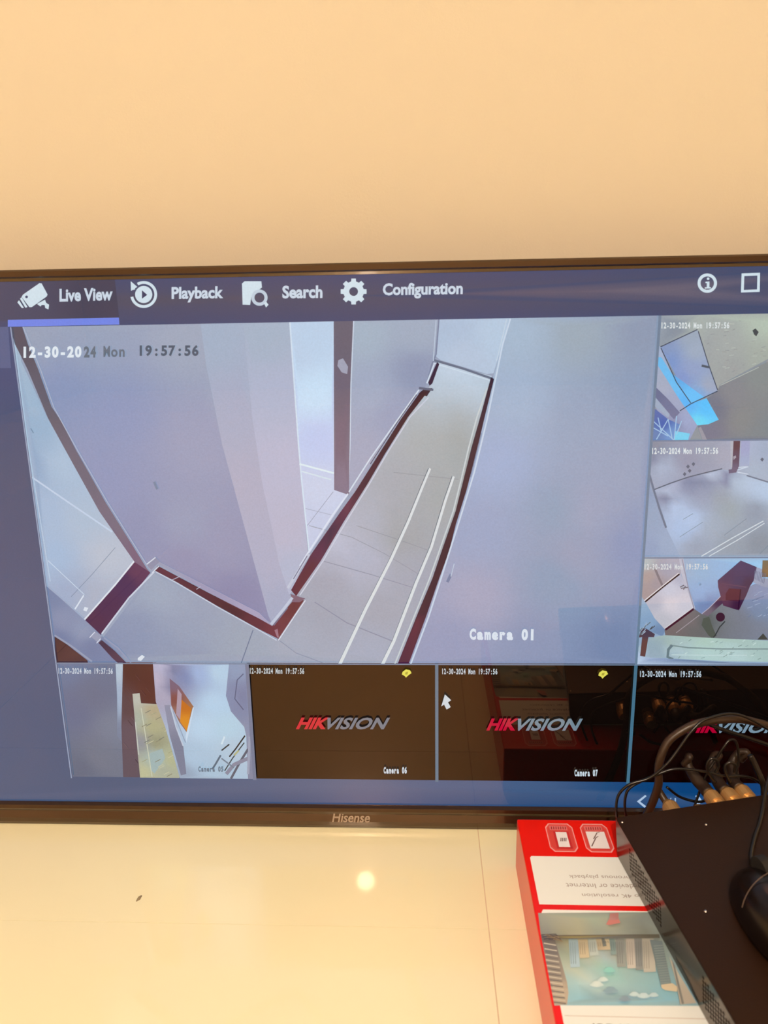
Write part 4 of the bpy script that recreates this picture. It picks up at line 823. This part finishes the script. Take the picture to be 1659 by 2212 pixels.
cable('network_cable', [(1418, 1700, -.05), (1432, 1722, -.055), (1442, 1738, -.06), (1450, 1752, -.066), (1456, 1775, -.072)], .0032, M['cable_brown'], 'short brown black cable reaching the leftmost plug')
cable('drooping_lead', [(1440, 1700, -.045), (1470, 1722, -.046), (1510, 1732, -.048), (1530, 1722, -.05), (1512, 1700, -.05), (1515, 1680, -.05)], .0012, M['cable'], 'thin lead drooping over the page number on the screen')
# boots from the three right plugs
for i, (k, dx, label) in enumerate(((2, -.006, 'brown cable tail leaving the left one of three brass plugs'), (3, .0, 'brown cable tail leaving the middle one of three brass plugs'), (4, .006, 'brown cable tail leaving the right one of three brass plugs'))):
    a = conn[k]; axis = (DM.to_3x3() @ Vector((0, 1, 0))).normalized()
    P = [a-axis*.002, a+axis*.008, a+axis*.016+Vector((dx*.5, 0, .003)), a+axis*.024+Vector((dx, 0, .009)), a+axis*.027+Vector((dx*1.5+.003, 0, .017)), a+axis*.024+Vector((dx*2+.006, 0, .019)), a+axis*.026+Vector((dx*2+.002, 0, .010))]
    bm = bmesh.new(); tube(bm, P, lambda t: .0055 if t < .3 else .0055-.0025*min(1, (t-.3)*3), 12, 6); o = obj('cable_tail', bm, M['boot'], None, True); tag(o, label, 'cable', 'tails of the brass plugs')

# ------------------------------------------------------------------ mouse on the recorder
q = dplane(1712, 2015, 2, DH)
mo = empty('computer_mouse'); mo.matrix_world = DM @ Matrix.Translation((q.x, q.y, DH+.0012)) @ Matrix.Rotation(.12, 4, 'Z'); bpy.context.view_layer.update()
tag(mo, 'glossy black computer mouse lying on top of the recorder', 'mouse')
def mouse_body(bm, k=1.0, z0=0, split=None):
    nu, nv = 28, 12; rows = []
    for j in range(nv+1):
        v = j/nv; row = []
        for i in range(nu):
            a = 2*PI*i/nu; ca, sa = math.cos(a), math.sin(a)
            wy = .052; wx = .0300*(1-.10*math.sin(sa*1.5)-.06*abs(sa))
            s = math.cos(v*PI/2)**.45 if v < 1 else 0
            x = wx*(abs(ca)**.8)*math.copysign(1, ca)*s*k; y = wy*(abs(sa)**.9)*math.copysign(1, sa)*s*k
            z = .034*math.sin(v*PI/2)*(1-.30*((y/wy)+.25)**2)*k
            row.append(bm.verts.new((x, y, z0+max(z, 0))))
        rows.append(row)
    for a, b2 in zip(rows[:-2], rows[1:-1]):
        for i in range(nu): bm.faces.new((a[i], a[(i+1) % nu], b2[(i+1) % nu], b2[i]))
    bmesh.ops.remove_doubles(bm, verts=rows[-1], dist=1e-3)
    top = bm.verts.new((0, 0, z0+.034*k*.985)); 
    for i in range(nu): bm.faces.new((rows[-2][i], rows[-2][(i+1) % nu], top))
    bm.faces.new(rows[0][::-1])
bm = bmesh.new(); mouse_body(bm)
for v in [v for v in bm.verts if not v.link_faces]: bm.verts.remove(v)
obj('mouse_body', bm, M['mouse'], mo, True)
bm = bmesh.new(); bmesh.ops.create_cone(bm, cap_ends=True, segments=24, radius1=.009, radius2=.009, depth=.006, matrix=Matrix.Translation((0, .030, .0245)) @ Matrix.Rotation(PI/2, 4, 'Y')); obj('scroll_wheel', bm, M['housing'], mo)
bm = bmesh.new(); seam = []
for i in range(25):
    a = -1.35+2.7*i/24; x = .0285*math.sin(a); seam.append((x, .014+.003*math.cos(a*1.5), .0345*max(0, (1-(x/.0305)**2))**.42*.985))
tube(bm, seam, .0003, 6, 1); tag(obj('button_seam', bm, M['seam'], mo), 'thin pale seam across the mouse')
cp = []
for px, py, h in ((1672, 1640, .02), (1656, 1700, .012), (1648, 1745, .004), (1640, 1780, .0022), (1631, 1806, .0022), (1622, 1850, .003), (1634, 1880, .006), (1664, 1892, .010), (1690, 1905, .012)): cp.append(DM @ dplane(px, py, 2, DH+h))
bm = bmesh.new(); tube(bm, cp, .0016, 10, 8); o = obj('mouse_cable', bm, M['cable'], None, True); tag(o, 'thin black cable curving over the recorder top to the mouse', 'cable')
